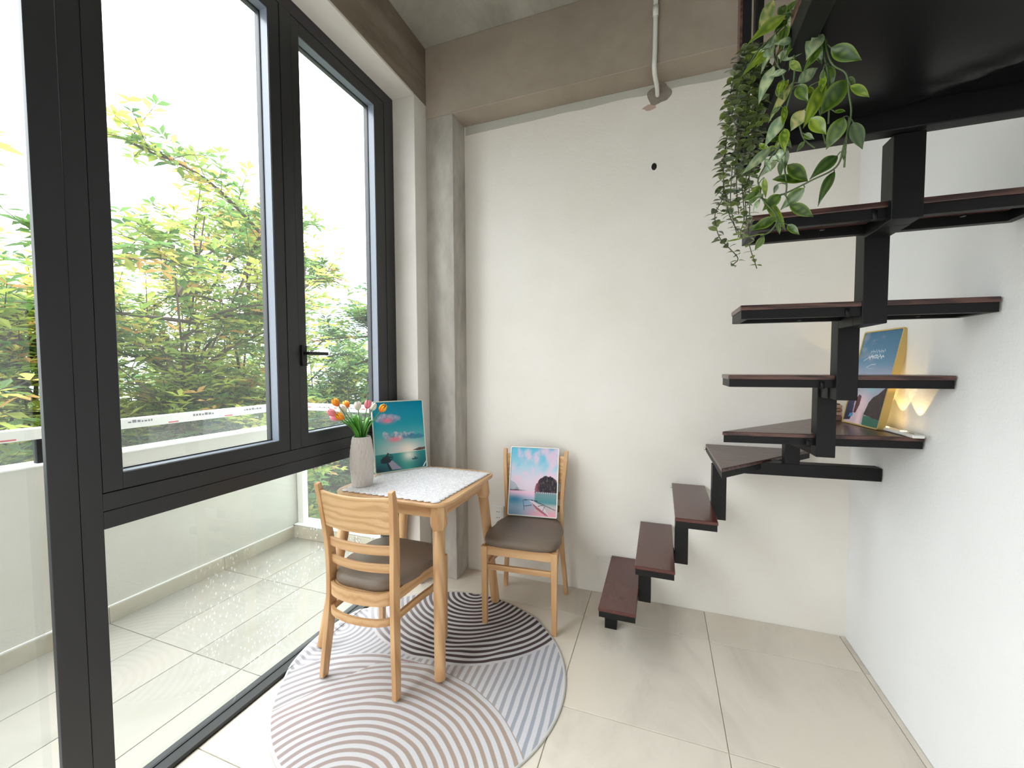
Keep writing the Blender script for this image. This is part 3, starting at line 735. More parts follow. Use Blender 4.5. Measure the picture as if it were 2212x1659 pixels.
# ============================================================ CHAIRS
def u_path(hw_f, hw_r, yf, yr, bulge, z, n=14):
    """open D path: front left -> side -> curved rear -> side -> front right"""
    pts = [(-hw_f, yf, z), (-hw_f*.985, yf-.10, z), (-(hw_f+hw_r)/2, (yf+yr)/2, z)]
    for i in range(n+1):
        t = pi*i/n; pts.append((-hw_r*cos(t)**1 if True else 0, yr-bulge*sin(t)**.8, z))
    pts += [((hw_f+hw_r)/2, (yf+yr)/2, z), (hw_f*.985, yf-.10, z), (hw_f, yf, z)]
    return spline(pts, 3)
def make_chair(loc, rz, label):
    t = empty('dining_chair', loc, label, 'chair', rz, 'pair of slat-back dining chairs with brown seats')
    # rear posts: sabre curve
    prof = spline([(0, -.008, 0), (0, .006, .14), (0, .020, .30), (0, .026, .43), (0, .022, .60), (0, .002, .77), (0, -.018, .862)], 5)
    k = len(prof)-1
    for s in (-1, 1):
        pts = [Vector((s*(.189-.024*sin(pi*min(1, p.z/.862))**1.3), p.y, p.z)) for p in prof]
        dep = [.034+.012*sin(pi*min(1, p.z/.86)**.9)-.010*max(0, (p.z-.74)/.12) for p in prof]
        MB().sweep(pts, (1, 0, 0), .022, dep).build('back_post', M['oak_z'], t, bevel=.003)
    for s in (-1, 1):
        m = MB(); w0, w1 = .0165, .0125; x = s*.186; y = .392
        vs = [(x-w1, y-w1, 0), (x+w1, y-w1, 0), (x+w1, y+w1, 0), (x-w1, y+w1, 0), (x-w0, y-w0, .425), (x+w0, y-w0, .425), (x+w0, y+w0, .425), (x-w0, y+w0, .425)]
        m.add(vs, [(3, 2, 1, 0), (4, 5, 6, 7), (0, 1, 5, 4), (1, 2, 6, 5), (2, 3, 7, 6), (3, 0, 4, 7)])
        m.build('front_leg', M['oak_z'], t, bevel=.002)
    MB().box(-.170, .170, .381, .401, .378, .426).build('seat_rail', M['oak_x'], t, bevel=.002)
    MB().sweep(u_path(.184, .156, .38, .040, .066, .400), (0, 0, 1), .050, .014).build('seat_apron', M['oak_y'], t, bevel=.002)
    MB().sweep(u_path(.183, .156, .38, .040, .072, .306), (0, 0, 1), .028, .015).build('stretcher_hoop', M['oak_y'], t, bevel=.002)
    MB().box(-.170, .170, .384, .400, .300, .328).build('stretcher', M['oak_x'], t, bevel=.002)
    bp = [(p.x, p.y) for p in u_path(.178, .150, .382, .040, .050, 0)]
    MB().prism(bp, .4125, .4245).build('seat_board', M['oak_x'], t)
    # cushion: rounded D slab
    out = []
    for q in range(64):
        a = 2*pi*q/64; c_, s_ = cos(a), sin(a)
        e = .42
        x = (abs(c_)**e)*(1 if c_ >= 0 else -1); y = (abs(s_)**(e if s_ > 0 else .72))*(1 if s_ >= 0 else -1)
        hw = .208-.018*(1-y)/2*1.6 if y < .2 else .208
        if y < 0: hw = .202-.040*(-y)**1.4
        out.append((x*hw, .205+y*(.212 if y > 0 else .215)))
    m = MB(); lay = [(.94, .424), (.985, .430), (1.0, .442), (.995, .453), (.955, .466), (.86, .474), (.6, .480), (.3, .483)]
    vs = []; n = 64
    for sc, z in lay: vs += [(x*sc, .205+(y-.205)*sc, z) for x, y in out]
    fs = [(i*n+j, i*n+(j+1) % n, (i+1)*n+(j+1) % n, (i+1)*n+j) for i in range(len(lay)-1) for j in range(n)]
    fs += [tuple(range(n-1, -1, -1)), tuple((len(lay)-1)*n+j for j in range(n))]
    m.add(vs, fs).build('seat_cushion', M['cushion'], t, smooth=True)
    # curved back board and slats
    def slab(name, z0, z1, yc, bul, mat, th=.013, hw=.178, lean=-.10, curve=0):
        vs = []; nx = 18; nz = 4
        for sd_ in (0, 1):
            for i in range(nx+1):
                u = -1+2*i/nx
                for k_ in range(nz+1):
                    f = k_/nz; zz = z0+(z1-z0)*f - (curve*(1-u*u) if f > .5 else 0) + (curve*.6*(u*u) if f < .5 else 0)
                    y = yc-bul*(1-u*u)+lean*(zz-z0)+(th if sd_ else 0)
                    vs.append((u*hw, y, zz))
        A = (nx+1)*(nz+1); fs = []
        for i in range(nx):
            for k_ in range(nz):
                a = i*(nz+1)+k_; fs += [(a, a+nz+1, a+nz+2, a+1), (A+a, A+a+1, A+a+nz+2, A+a+nz+1)]
            a = i*(nz+1); fs += [(a, A+a, A+a+nz+1, a+nz+1), (a+nz, a+nz+nz+1, A+a+nz+nz+1, A+a+nz)]
        for k_ in range(nz):
            a = k_; fs.append((a, a+1, A+a+1, A+a)); b = nx*(nz+1)+k_; fs.append((b, A+b, A+b+1, b+1))
        return MB().add(vs, fs).build(name, mat, t, bevel=.003)
    slab('back_board', .672, .832, .004, .028, M['ply'], .014, hw=.176, lean=-.14, curve=.004)
    slab('back_slat', .580, .622, .016, .026, M['oak_x'], hw=.160)
    slab('back_slat', .504, .542, .020, .026, M['oak_x'], hw=.157)
    return t
make_chair((-1.188, 1.362, .012), 0, 'nearer dining chair, its slatted back to the camera, tucked under the table')
make_chair((-.708, 2.352, 0), pi+radians(4.3), 'further dining chair against the back wall, holding a picture on its seat')

# ============================================================ TABLE
TX0, TX1, TY0, TY1, TZ = -1.530, -.886, 1.566, 2.182, .756
tb = empty('dining_table', ((TX0+TX1)/2, (TY0+TY1)/2, .012), 'small square wooden dining table with splayed round legs', 'table')
def tp(m, name, mat, **k):
    o = m.build(name, mat, tb, **k); o.location = (-(TX0+TX1)/2, -(TY0+TY1)/2, -.012); return o
def rrect(x0, x1, y0, y1, r, n=8, bow=0.0):
    out = []
    for cx_, cy_, a0 in ((x1-r, y0+r, -90), (x1-r, y1-r, 0), (x0+r, y1-r, 90), (x0+r, y0+r, 180)):
        for i in range(n+1):
            a = radians(a0+90*i/n); out.append((cx_+r*cos(a), cy_+r*sin(a)))
    return out
m = MB(); lay = [(-.012, TZ-.022), (-.003, TZ-.017), (0, TZ-.010), (0, TZ-.005), (-.004, TZ)]
vs = []; base = rrect(TX0, TX1, TY0, TY1, .085)
for d, z in lay:
    vs += [(x, y, z) for x, y in inset(base, -d)]
n = len(base)
m.add(vs, [(i*n+j, i*n+(j+1) % n, (i+1)*n+(j+1) % n, (i+1)*n+j) for i in range(len(lay)-1) for j in range(n)]+[tuple(range(n-1, -1, -1)), tuple((len(lay)-1)*n+j for j in range(n))])
tp(m, 'tabletop', M['oak_y'])
i_ = .052; zt = TZ-.022
for (a, b, c, d, mt) in ((TX0+i_+.04, TX1-i_-.04, TY0+i_, TY0+i_+.018, 'oak_x'), (TX0+i_+.04, TX1-i_-.04, TY1-i_-.018, TY1-i_, 'oak_x'),
                     (TX0+i_, TX0+i_+.018, TY0+i_+.04, TY1-i_-.04, 'oak_y'), (TX1-i_-.018, TX1-i_, TY0+i_+.04, TY1-i_-.04, 'oak_y')):
    tp(MB().box(a, b, c, d, zt-.062, zt), 'apron', M[mt], bevel=.002)
for sx, sy in ((-1, -1), (1, -1), (1, 1), (-1, 1)):
    cx_ = (TX0+TX1)/2+sx*((TX1-TX0)/2-.072); cy_ = (TY0+TY1)/2+sy*((TY1-TY0)/2-.072)
    fx_ = (TX0+TX1)/2+sx*((TX1-TX0)/2+.006); fy_ = (TY0+TY1)/2-.056+sy*((TY1-TY0)/2+.010)
    def P_(z): t_ = (TZ-z)/TZ; return Vector((cx_+(fx_-cx_)*t_, cy_+(fy_-cy_)*t_, z))
    # chamfered octagonal block
    m = MB(); vs = []
    for z, r in ((zt, .0375), (zt-.085, .0375), (zt-.108, .029)):
        p = P_(z)
        for i in range(8):
            a = radians(22.5+45*i); vs.append((p.x+r*cos(a)*1.05, p.y+r*sin(a)*1.05, z))
    m.add(vs, [(i*8+j, i*8+(j+1) % 8, (i+1)*8+(j+1) % 8, (i+1)*8+j) for i in range(2) for j in range(8)]+[tuple(range(7, -1, -1)), tuple(16+j for j in range(8))])
    lg = tp(MB().tube([P_(zt-.100), P_(.4), P_(.018), P_(.013)], [.0285, .0265, .0235, .020], 24), 'leg', M['oak_z'], smooth=False, auto=True)
    m.build('leg_block', M['oak_z'], lg, bevel=.001)

# ============================================================ LACE CLOTH
c0 = [(-1.478, 1.592), (-.935, 1.583), (-.912, 2.135), (-1.478, 2.150)]
out = []; NS = 15
for e in range(4):
    a = Vector(c0[e]); b = Vector(c0[(e+1) % 4]); d = b-a; L = d.length; t_ = d.normalized(); nn = Vector((t_.y, -t_.x))
    for q in range(NS*6):
        f = q/(NS*6); k_ = abs(sin(pi*f*NS)); out.append(a+d*f+nn*(.011*k_-.004))
m = MB(); cz = TZ+.0012; cen = Vector((-1.20, 1.865)); n = len(out); rings = 14; vs = []
for i in range(1, rings+1):
    f = i/rings
    for p in out:
        q = cen+(p-cen)*f; h = .0015+.0016*noise.noise(Vector((q.x*22, q.y*22, 0)))
        if f > .92: h = .0008+.0012*abs(noise.noise(Vector((q.x*40, q.y*40, 3))))
        over = max(0, TY0-q.y, q.y-TY1, TX0-q.x, q.x-TX1)
        vs.append((q.x, q.y, cz+max(0, h)-over*.9))
vs.append((cen.x, cen.y, cz+.001)); cI = len(vs)-1
fs = [(cI, j, (j+1) % n) for j in range(n)]+[(i*n+j, (i+1)*n+j, (i+1)*n+(j+1) % n, i*n+(j+1) % n) for i in range(rings-1) for j in range(n)]
m.add(vs, fs); o = m.build('tablecloth', M['lace'], smooth=True)
sd = o.modifiers.new('thick', 'SOLIDIFY'); sd.thickness = .0018; sd.offset = 1
tag(o, 'white lace cloth with scalloped edge laid on the table', 'tablecloth')

# ============================================================ VASE AND TULIPS
VX, VY, VZ = -1.437, 1.695, TZ+.004
prof = [(.004, 0), (.046, 0), (.050, .004), (.054, .04), (.0575, .09), (.0585, .13), (.057, .17), (.053, .205), (.048, .235), (.045, .250), (.0425, .2535), (.040, .250), (.041, .20), (.044, .1), (.040, .02), (.004, .016)]
pr2 = []
for i in range(len(prof)-1):
    (r0, z0), (r1, z1) = prof[i], prof[i+1]; ns = 9 if (2 <= i <= 8) else 2
    for q in range(ns): pr2.append((r0+(r1-r0)*q/ns, z0+(z1-z0)*q/ns))
pr2.append(prof[-1])
def dimple(r, z, a):
    if r < .046 or z < .003: return r
    u = a*9+z*75; v_ = a*9-z*75*.62
    return r+.0034*(abs(sin(u))*abs(sin(v_)))**.8-.002
m = MB().lathe(pr2, 144, fn=dimple)
m.v = [(x+VX, y+VY, z+VZ) for x, y, z in m.v]
vz = m.build('vase', M['ceramic'], smooth=True)
tag(vz, 'tall white ceramic vase with dimpled diamond relief on the table', 'vase')
ORG = (srgb(255, 190, 30), srgb(240, 110, 30)); PNK = (srgb(250, 165, 175), srgb(236, 120, 140)); WHT = (srgb(245, 240, 232), srgb(225, 225, 205))
def cropP(cx_, cy_, Y): return at(700+cx_/6.38, 840+cy_/6.38, Y)
TUL = [((200, 190), 1.64, ORG, 'orange tulip standing highest at the left of the bouquet'), ((325, 215), 1.74, ORG, 'orange tulip second from the left in the back of the bouquet'),
       ((470, 245), 1.70, WHT, 'white tulip in the middle of the bouquet'), ((590, 225), 1.72, PNK, 'pink tulip right of the middle white one'),
       ((655, 250), 1.78, WHT, 'white tulip half hidden behind the pink one on the right'), ((775, 265), 1.70, ORG, 'orange tulip at the far right of the bouquet'),
       ((298, 280), 1.67, WHT, 'white tulip between the left orange ones'), ((158, 320), 1.62, PNK, 'pink tulip at the far left of the bouquet'),
       ((195, 375), 1.66, PNK, 'pink tulip low on the left, behind the lowest orange one'), ((265, 370), 1.61, ORG, 'orange tulip lowest and nearest in the bouquet')]
neck = Vector((VX, VY, VZ+.245))
for i, (c_, Y_, cols, lab) in enumerate(TUL):
    hp = cropP(c_[0], c_[1]+45, Y_); rnd = random.Random(40+i)
    ang = i*2.4; base = Vector((VX+.018*cos(ang), VY+.018*sin(ang), VZ+.06))
    mid = Vector((VX+(hp.x-VX)*.25, VY+(hp.y-VY)*.25, VZ+.26))
    t = empty('tulip', base, lab, 'tulip', group='artificial tulips in the white vase')
    stem = spline([base, mid, mid.lerp(hp, .6)+Vector((0, 0, .01)), hp], 5)
    o = MB().tube(stem, .0022, 6).build('stem', simple('tulip_stem_%d' % i, srgb(92, 128, 62), .5) if i == 0 else bpy.data.materials['tulip_stem_0'], t, smooth=True); o.location = -base
    d = (stem[-1]-stem[-2]).normalized()
    # flower head: 6 cupped petals
    q = d.to_track_quat('Z', 'Y'); m = MB(); H = .046; tilt = rnd.uniform(0, 1)
    for k_ in range(6):
        a0 = 2*pi*k_/6+tilt; inner = k_ % 2
        nu, nv = 6, 5; vs = []
        for iu in range(nu+1):
            u = iu/nu
            r = (.0185-.0025*inner)*(sin(pi*min(1, u*.86+.04))**.62); zz = H*u
            wdt = .80*sin(pi*min(1, .12+u*.88))**.55
            for iv in range(nv+1):
                v_ = -1+2*iv/nv; aa = a0+v_*wdt*.78; rr = r*(1-.10*v_*v_)+.0012
                p = q @ Vector((rr*cos(aa), rr*sin(aa), zz-.002*v_*v_)); vs.append(hp+p)
        for iu in range(nu+1):
            u = iu/nu; c1, c2 = cols; f = u**1.2
            cc = tuple(c2[z]*(1-f)+c1[z]*f for z in range(3))+(1,)
            m.add(vs[iu*(nv+1):(iu+1)*(nv+1)], [], cc)
        off_ = len(m.v)-(nu+1)*(nv+1)
        fs = [(off_+iu*(nv+1)+iv, off_+iu*(nv+1)+iv+1, off_+(iu+1)*(nv+1)+iv+1, off_+(iu+1)*(nv+1)+iv) for iu in range(nu) for iv in range(nv)]
        m.f.extend(fs); m.mi.extend([0]*len(fs))
    o = m.build('flower_head', M['petal'], t, smooth=True, colors=True); o.location = -base
    o.modifiers.new('t', 'SOLIDIFY').thickness = .0008
    # two strap leaves
    for s in (0, 1):
        a = rnd.uniform(-.9, .9)+(0 if s else .6); side = (hp-neck); side.z = 0
        dirx = (side.normalized() if side.length > .01 else Vector((1, 0, 0)))
        perp = Vector((-dirx.y, dirx.x, 0))
        dv = (dirx*rnd.uniform(.5, 1.1)+perp*a*.6)
        p0 = neck+dv*.018+Vector((0, 0, -.02)); L = rnd.uniform(.115, .165)
        pts = [p0, p0+dv*.02+Vector((0, 0, L*.42)), p0+dv*.06+Vector((0, 0, L*.78)), p0+dv*.10+Vector((0, 0, L*.85))]
        cv = spline(pts, 4); vs = []; wdir = Vector((-dv.y, dv.x, 0)).normalized(); m = MB(); nn = len(cv); cc0 = Vector(srgb(62, 140, 50)[:3]); cc1 = Vector(srgb(120, 190, 70)[:3])
        for k_, p in enumerate(cv):
            f = k_/(nn-1); ww = .0135*sin(pi*min(1, .15+f*.85))**.8
            kk = cc0.lerp(cc1, rnd.random()*.4+f*.3); inw = -dirx*.005*sin(pi*f)
            m.add([p-wdir*ww, p+inw, p+wdir*ww], [], (kk.x, kk.y, kk.z, 1))
        for k_ in range(nn-1):
            for w_ in (0, 1): m.f.append((k_*3+w_, k_*3+w_+1, k_*3+w_+4, k_*3+w_+3)); m.mi.append(0)
        o = m.build('leaf', M['petal'], t, smooth=True, colors=True); o.location = -base; o.modifiers.new('t', 'SOLIDIFY').thickness = .0007
# ============================================================ PICTURES
def fbm(x, y, s=1.0, o=4, z=0.0):
    v = 0; a = .5
    for k_ in range(o):
        v += a*noise.noise(Vector((x*s, y*s, z+k_*7.1))); s *= 2; a *= .5
    return v
def mixc(a, b, f): f = max(0, min(1, f)); return tuple(a[i]*(1-f)+b[i]*f for i in range(3))
def sm(e0, e1, x): t_ = max(0, min(1, (x-e0)/(e1-e0))); return t_*t_*(3-2*t_)
def in_poly(x, y, P):
    r = False; j = len(P)-1
    for i in range(len(P)):
        if (P[i][1] > y) != (P[j][1] > y) and x < (P[j][0]-P[i][0])*(y-P[i][1])/(P[j][1]-P[i][1])+P[i][0]: r = not r
        j = i
    return r
def sd(x, y, a, b):
    return segd(Vector((x, y)), a, b)
def img_sea(u, v):
    """turquoise evening sea with pier; v from top"""
    c = mixc(srgb(0, 128, 160), srgb(18, 150, 168), v/.35)
    c = mixc(c, srgb(96, 178, 178), sm(.3, .62, v))
    c = mixc(c, srgb(238, 220, 210), sm(.5, .72, v)*.75*math.exp(-((u-.55)/.42)**2))
    glow = math.exp(-(((u-.66)/.16)**2+((v-.73)/.10)**2)); c = mixc(c, srgb(255, 240, 225), glow)
    def cloud(cx_, cy_, w_, h_, k_):
        d = ((u-cx_)/w_)**2+((v-cy_)/h_)**2; n_ = fbm(u, v, 7, 4, k_)
        return sm(.15, .75, 1-d+n_*1.7)
    k1 = cloud(.27, .245, .26, .085, 1); c = mixc(c, mixc(srgb(70, 130, 160), srgb(190, 180, 200), .5+fbm(u, v, 16, 3, 2)*1.6), k1*.9)
    c = mixc(c, srgb(226, 120, 140), math.exp(-(((u-.27)/.10)**2+((v-.27)/.035)**2))*1.0)
    k2 = cloud(.42, .50, .36, .07, 3); c = mixc(c, mixc(srgb(80, 140, 165), srgb(225, 205, 210), .5+fbm(u, v, 15, 3, 5)*1.8), k2*.9)
    k3 = cloud(.85, .53, .32, .045, 6); c = mixc(c, srgb(50, 120, 150), k3*.8)
    c = mixc(c, srgb(236, 128, 140), math.exp(-(((u-.40)/.13)**2+((v-.555)/.035)**2)))
    if v > .755+.0*u:
        w_ = mixc(srgb(20, 130, 130), srgb(0, 84, 96), (v-.75)/.25)
        w_ = mixc(w_, srgb(90, 200, 180), math.exp(-((u-.62)/.18)**2)*.5)
        w_ = mixc(w_, srgb(240, 240, 225), math.exp(-(((u-.66)/.11)**2+((v-.80)/.07)**2)))
        w_ = mixc(w_, srgb(8, 50, 66), sm(.3, .0, u)*sm(.85, 1, v)); c = w_
    if in_poly(u, v, [(.74, .735), (.86, .705), (1.0, .70), (1.0, .74), (.85, .745)]): c = mixc(srgb(60, 50, 52), srgb(110, 80, 66), fbm(u, v, 20, 2)+.5)
    if in_poly(u, v, [(.22, .845), (.30, .835), (.50, .985), (.31, .985)]): c = mixc(srgb(168, 166, 186), srgb(120, 116, 140), abs(sin(v*140))*.5)
    if in_poly(u, v, [(.31, .985), (.22, .85), (.20, .86), (.25, .985)]): c = srgb(14, 34, 46)[:3]
    if ((u-.20)/.12)**2+((v-.845)/.035)**2 < 1+fbm(u, v, 22, 2)*1.4: c = srgb(14, 36, 48)[:3]
    if in_poly(u, v, [(.12, .80), (.20, .775), (.34, .80), (.34, .815), (.14, .815)]): c = srgb(26, 50, 62)[:3]
    if sd(u, v, (.24, .74), (.20, .80)) < .007 or sd(u, v, (.24, .74), (.33, .785)) < .006 or sd(u, v, (.24, .74), (.24, .80)) < .006: c = srgb(24, 44, 54)[:3]
    if sd(u, v, (.33, .80), (.33, .85)) < .005 or sd(u, v, (.15, .81), (.14, .85)) < .005: c = srgb(20, 40, 50)[:3]
    if in_poly(u, v, [(.70, .855), (.84, .845), (.82, .875), (.73, .875)]): c = srgb(36, 92, 104)[:3]
    if ((u-.775)/.012)**2+((v-.845)/.014)**2 < 1: c = srgb(26, 60, 70)[:3]
    if abs((u-.94)-(1-v)*.0-(.985-v)*.9) < .012 and v > .90 and v < .99: c = srgb(226, 240, 240)[:3]
    return c
def img_rock(u, v):
    """pink and blue bay with round dark rock and outrigger boat"""
    c = mixc(srgb(96, 186, 214), srgb(160, 206, 226), v/.3)
    c = mixc(c, srgb(226, 212, 228), sm(.18, .55, v))
    n_ = fbm(u, v, 5, 5, 2)
    c = mixc(c, srgb(240, 200, 220), sm(.0, .45, n_+.35*u-.05)*sm(.62, .25, abs(v-.32))*.75)
    c = mixc(c, srgb(110, 190, 216), sm(.1, .5, -n_)*sm(.5, .1, v)*.7)
    if v > .655: 
        c = mixc(srgb(244, 200, 222), srgb(150, 180, 206), sm(.66, .80, v)); c = mixc(c, srgb(70, 140, 176), math.exp(-(((u-.12)/.22)**2+((v-.78)/.07)**2)))
        c = mixc(c, srgb(236, 170, 186), sm(.80, .98, v)*sm(.15, .7, u)); c = mixc(c, srgb(120, 150, 180), sm(.86, 1, v)*sm(.4, .0, u)*.7)
        if u > .52 and v < .90: c = mixc(c, srgb(70, 140, 140), sm(.52, .56, u)*sm(.90, .80, v)*.85)
        if u > .55 and .79 < v < .93: c = mixc(c, srgb(206, 196, 186), sm(.80, .86, v)*.6)
    rr = ((u-.80)/.27)**2+((v-.66)/.25)**2
    if v < .665 and rr+fbm(u, v, 18, 3)*.25 < 1:
        c = mixc(srgb(58, 52, 60), srgb(34, 32, 40), fbm(u, v, 30, 3)+.5)
        c = mixc(c, srgb(196, 110, 130), sm(.66, .50, u)*.8); c = mixc(c, srgb(130, 104, 104), sm(.0, .3, fbm(u, v, 26, 3, 5))*.5)
    if .655 < v < .675 and u > .55: c = mixc(srgb(206, 210, 222), srgb(120, 120, 130), abs(sin(u*70)))
    if .63 < v < .652 and .0 < u < .42: c = mixc(c, srgb(100, 86, 100), sm(.42, .1, u))
    if in_poly(u, v, [(.12, .60), (.17, .60), (.20, .64), (.12, .64)]): c = srgb(92, 48, 66)[:3]
    if in_poly(u, v, [(0, .50), (.10, .53), (.22, .63), (0, .64)]): c = mixc(c, srgb(170, 180, 194), .8)
    if in_poly(u, v, [(.44, .785), (.52, .79), (.74, .87), (.86, .985), (.80, .985), (.60, .90), (.50, .84)]): c = srgb(222, 206, 214)[:3]
    if in_poly(u, v, [(.46, .80), (.60, .87), (.78, .955), (.84, .99), (.78, .985), (.58, .90)]): c = srgb(176, 100, 110)[:3]
    for a, b in (((.30, .78), (.44, .775)), ((.30, .78), (.33, .93)), ((.33, .87), (.48, .85)), ((.52, .78), (.98, .90)), ((.62, .86), (.72, .84)), ((.72, .92), (.76, .85)), ((.44, .775), (.60, .785))):
        if sd(u, v, a, b) < .0045: c = srgb(70, 62, 74)[:3]
    return c
def img_bay(u, v):
    """blue dusk sky with faint script over two dark cliffs"""
    c = mixc(srgb(52, 110, 146), srgb(110, 152, 184), v/.4)
    c = mixc(c, srgb(190, 186, 208), sm(.3, .55, v)*.9); c = mixc(c, srgb(132, 192, 208), math.exp(-(((u-.55)/.25)**2+((v-.60)/.08)**2))*.8)
    c = mixc(c, srgb(150, 160, 176), sm(.1, .5, fbm(u*.8, v*2, 5, 4, 3)+(.5-u)*.5)*.6)
    c = mixc(c, srgb(246, 214, 222), math.exp(-(((u-.42)/.2)**2+((v-.80)/.14)**2)))
    if v > .86: c = mixc(srgb(222, 196, 210), srgb(70, 130, 120), sm(.45, .7, u)); c = mixc(c, srgb(255, 220, 225), math.exp(-((u-.42)/.07)**2))
    if in_poly(u, v, [(.0, .78), (.06, .74), (.12, .70), (.20, .74), (.22, .90), (.18, .97), (0, .985)]): c = mixc(srgb(72, 76, 110), srgb(48, 50, 62), v*3-2.2)
    if in_poly(u, v, [(.24, .72), (.29, .685), (.36, .70), (.36, .80), (.30, .89), (.24, .89)]): c = mixc(srgb(120, 60, 70), srgb(70, 44, 58), fbm(u, v, 20, 2)+.5)
    if in_poly(u, v, [(.54, .89), (.60, .76), (.68, .70), (.80, .66), (.92, .60), (1, .56), (1, .93), (.85, .92), (.70, .90)]): c = mixc(srgb(52, 48, 50), srgb(84, 62, 62), fbm(u, v, 18, 3)+.4)
    if in_poly(u, v, [(.54, .90), (1, .92), (1, 1), (.56, 1)]): c = srgb(52, 116, 98)[:3]
    if in_poly(u, v, [(.14, .90), (.24, .89), (.24, .93), (.12, .94)]): c = srgb(90, 160, 200)[:3]
    for k_ in range(14):
        x0 = .30+k_*.028
        if sd(u, v, (x0, .205+.012*sin(k_*2.3)), (x0+.016, .222+.010*cos(k_*3.1))) < .005: c = mixc(c, srgb(214, 226, 232), .75)
        if sd(u, v, (x0-.02, .262+.016*sin(k_*1.7)), (x0+.022, .275+.018*cos(k_*2.3))) < .0065: c = mixc(c, srgb(224, 232, 238), .85)
    if sd(u, v, (.16, .31), (.30, .27)) < .006 or sd(u, v, (.28, .385), (.40, .355)) < .005 or sd(u, v, (.40, .355), (.52, .35)) < .005: c = mixc(c, srgb(210, 220, 228), .7)
    if .395 < v < .40 and .3 < u < .5: c = mixc(c, srgb(210, 220, 228), .5)
    return c
def picture(bl, br, tilt, H, fn, fmat, label, fw_=.006, th=.016, sgn=1, nx=110):
    BL = Vector(bl); BR = Vector(br); e = BR-BL; W_ = e.length; e.normalize()
    nb = Vector((-e.y, e.x, 0))*sgn; a = radians(tilt); up = Vector((0, 0, 1))*cos(a)+nb*sin(a); nf = e.cross(up)*1.0
    if nf.dot(nb) > 0: nf = -nf
    t = empty('framed_picture', BL, label, 'picture')
    t.matrix_world = Matrix(((e.x, -nf.x, up.x, BL.x), (e.y, -nf.y, up.y, BL.y), (e.z, -nf.z, up.z, BL.z), (0, 0, 0, 1)))
    # frame with rounded corners: x along, y back, z up
    def rr(d, r, n=6):
        out = []
        for cx_, cz_, a0 in ((W_-d-r, d+r, -90), (W_-d-r, H-d-r, 0), (d+r, H-d-r, 90), (d+r, d+r, 180)):
            for i in range(n+1):
                q = radians(a0+90*i/n); out.append((cx_+r*cos(q), cz_+r*sin(q)))
        return out
    oo, ii = rr(0, .010), rr(fw_, .006); m = MB(); n = len(oo); vs = [(x, y, z) for y in (0, th) for P in (oo, ii) for x, z in P]; fs = []
    for i in range(n):
        j = (i+1) % n
        fs += [(i, j, j+2*n, i+2*n), (i+n, i+3*n, j+3*n, j+n), (i, i+n, j+n, j), (i+2*n, j+2*n, j+3*n, i+3*n)]
    m.add(vs, fs).build('frame', fmat, t, bevel=.0012)
    MB().box(fw_, W_-fw_, .005, th-.001, fw_, H-fw_).build('backing', M['grey_plastic'], t)
    w_, h_ = W_-2*fw_, H-2*fw_; ny = int(nx*h_/w_); m = MB()
    for j in range(ny+1):
        for i in range(nx+1):
            c = fn(i/nx, 1-j/ny); m.v.append((fw_+w_*i/nx, .0035, fw_+h_*j/ny)); m.c.append((c[0], c[1], c[2], 1))
    m.f = [(j*(nx+1)+i, j*(nx+1)+i+1, (j+1)*(nx+1)+i+1, (j+1)*(nx+1)+i) for j in range(ny) for i in range(nx)]
    m.mi = [0]*len(m.f); m.build('print', M['print'], t, colors=True)
    return t
picture((-1.504, 1.881, TZ+.006), (-1.315, 2.126, TZ+.006), 10, .412, img_sea, M['frame_pale'], 'turquoise sea picture with pier and pink clouds leaning on the window from the table')
picture((-.848, 2.242, .487), (-.553, 2.274, .487), 15, .405, img_rock, M['frame_white'], 'pink and blue bay picture with dark round rock, standing on the far chair')
picture((.775, 2.252, 1.1125), (.802, 1.992, 1.1125), 11, .41, img_bay, M['frame_gold'], 'gold-edged picture of blue dusk sky and cliffs on the corner stair', th=.026, nx=120)

# ============================================================ LIGHT BAR ON THE CORNER TREAD
lb = empty('light_bar', (.846, 1.84, 1.112), 'slim white battery light bar glowing yellow along the wall on the corner stair', 'lamp', radians(2))
lb_d = .0
MB().box(-.018, .018, -.03, .44, 0, .012).build('body', M['white_plastic'], lb, bevel=.004)
gk = MB().box(-.014, .014, -.026, .035, .012, .0135).build('button_panel', simple('light_grey_panel', srgb(206, 206, 204), .35), lb, bevel=.001)
for k_ in range(4): MB().box(-.010+.002*k_, -.006+.002*k_, -.018+.012*k_, -.012+.012*k_, .0135, .0139).build('printed_mark', M['black'], lb)
em = G('warm_led'); e_ = em.n('ShaderNodeEmission'); e_.inputs[0].default_value = srgb(255, 214, 130); e_.inputs[1].default_value = 14; M['led'] = em.done(e_.outputs[0])
for i, yy in enumerate((.062, .176, .290, .404)):
    MB().tube([(0, yy, .011), (0, yy, .0135)], .009, 16).build('led', M['led'], lb)
    sl = bpy.data.lights.new('led_spot', 'SPOT'); sl.energy = 1.1; sl.color = (1.0, .66, .22); sl.spot_size = radians(72); sl.spot_blend = .12; sl.shadow_soft_size = .003
    so_ = bpy.data.objects.new('led_spot', sl); COL.objects.link(so_); so_.parent = lb; so_.location = (.004, yy, .016); so_.rotation_euler = (radians(180), 0, 0)
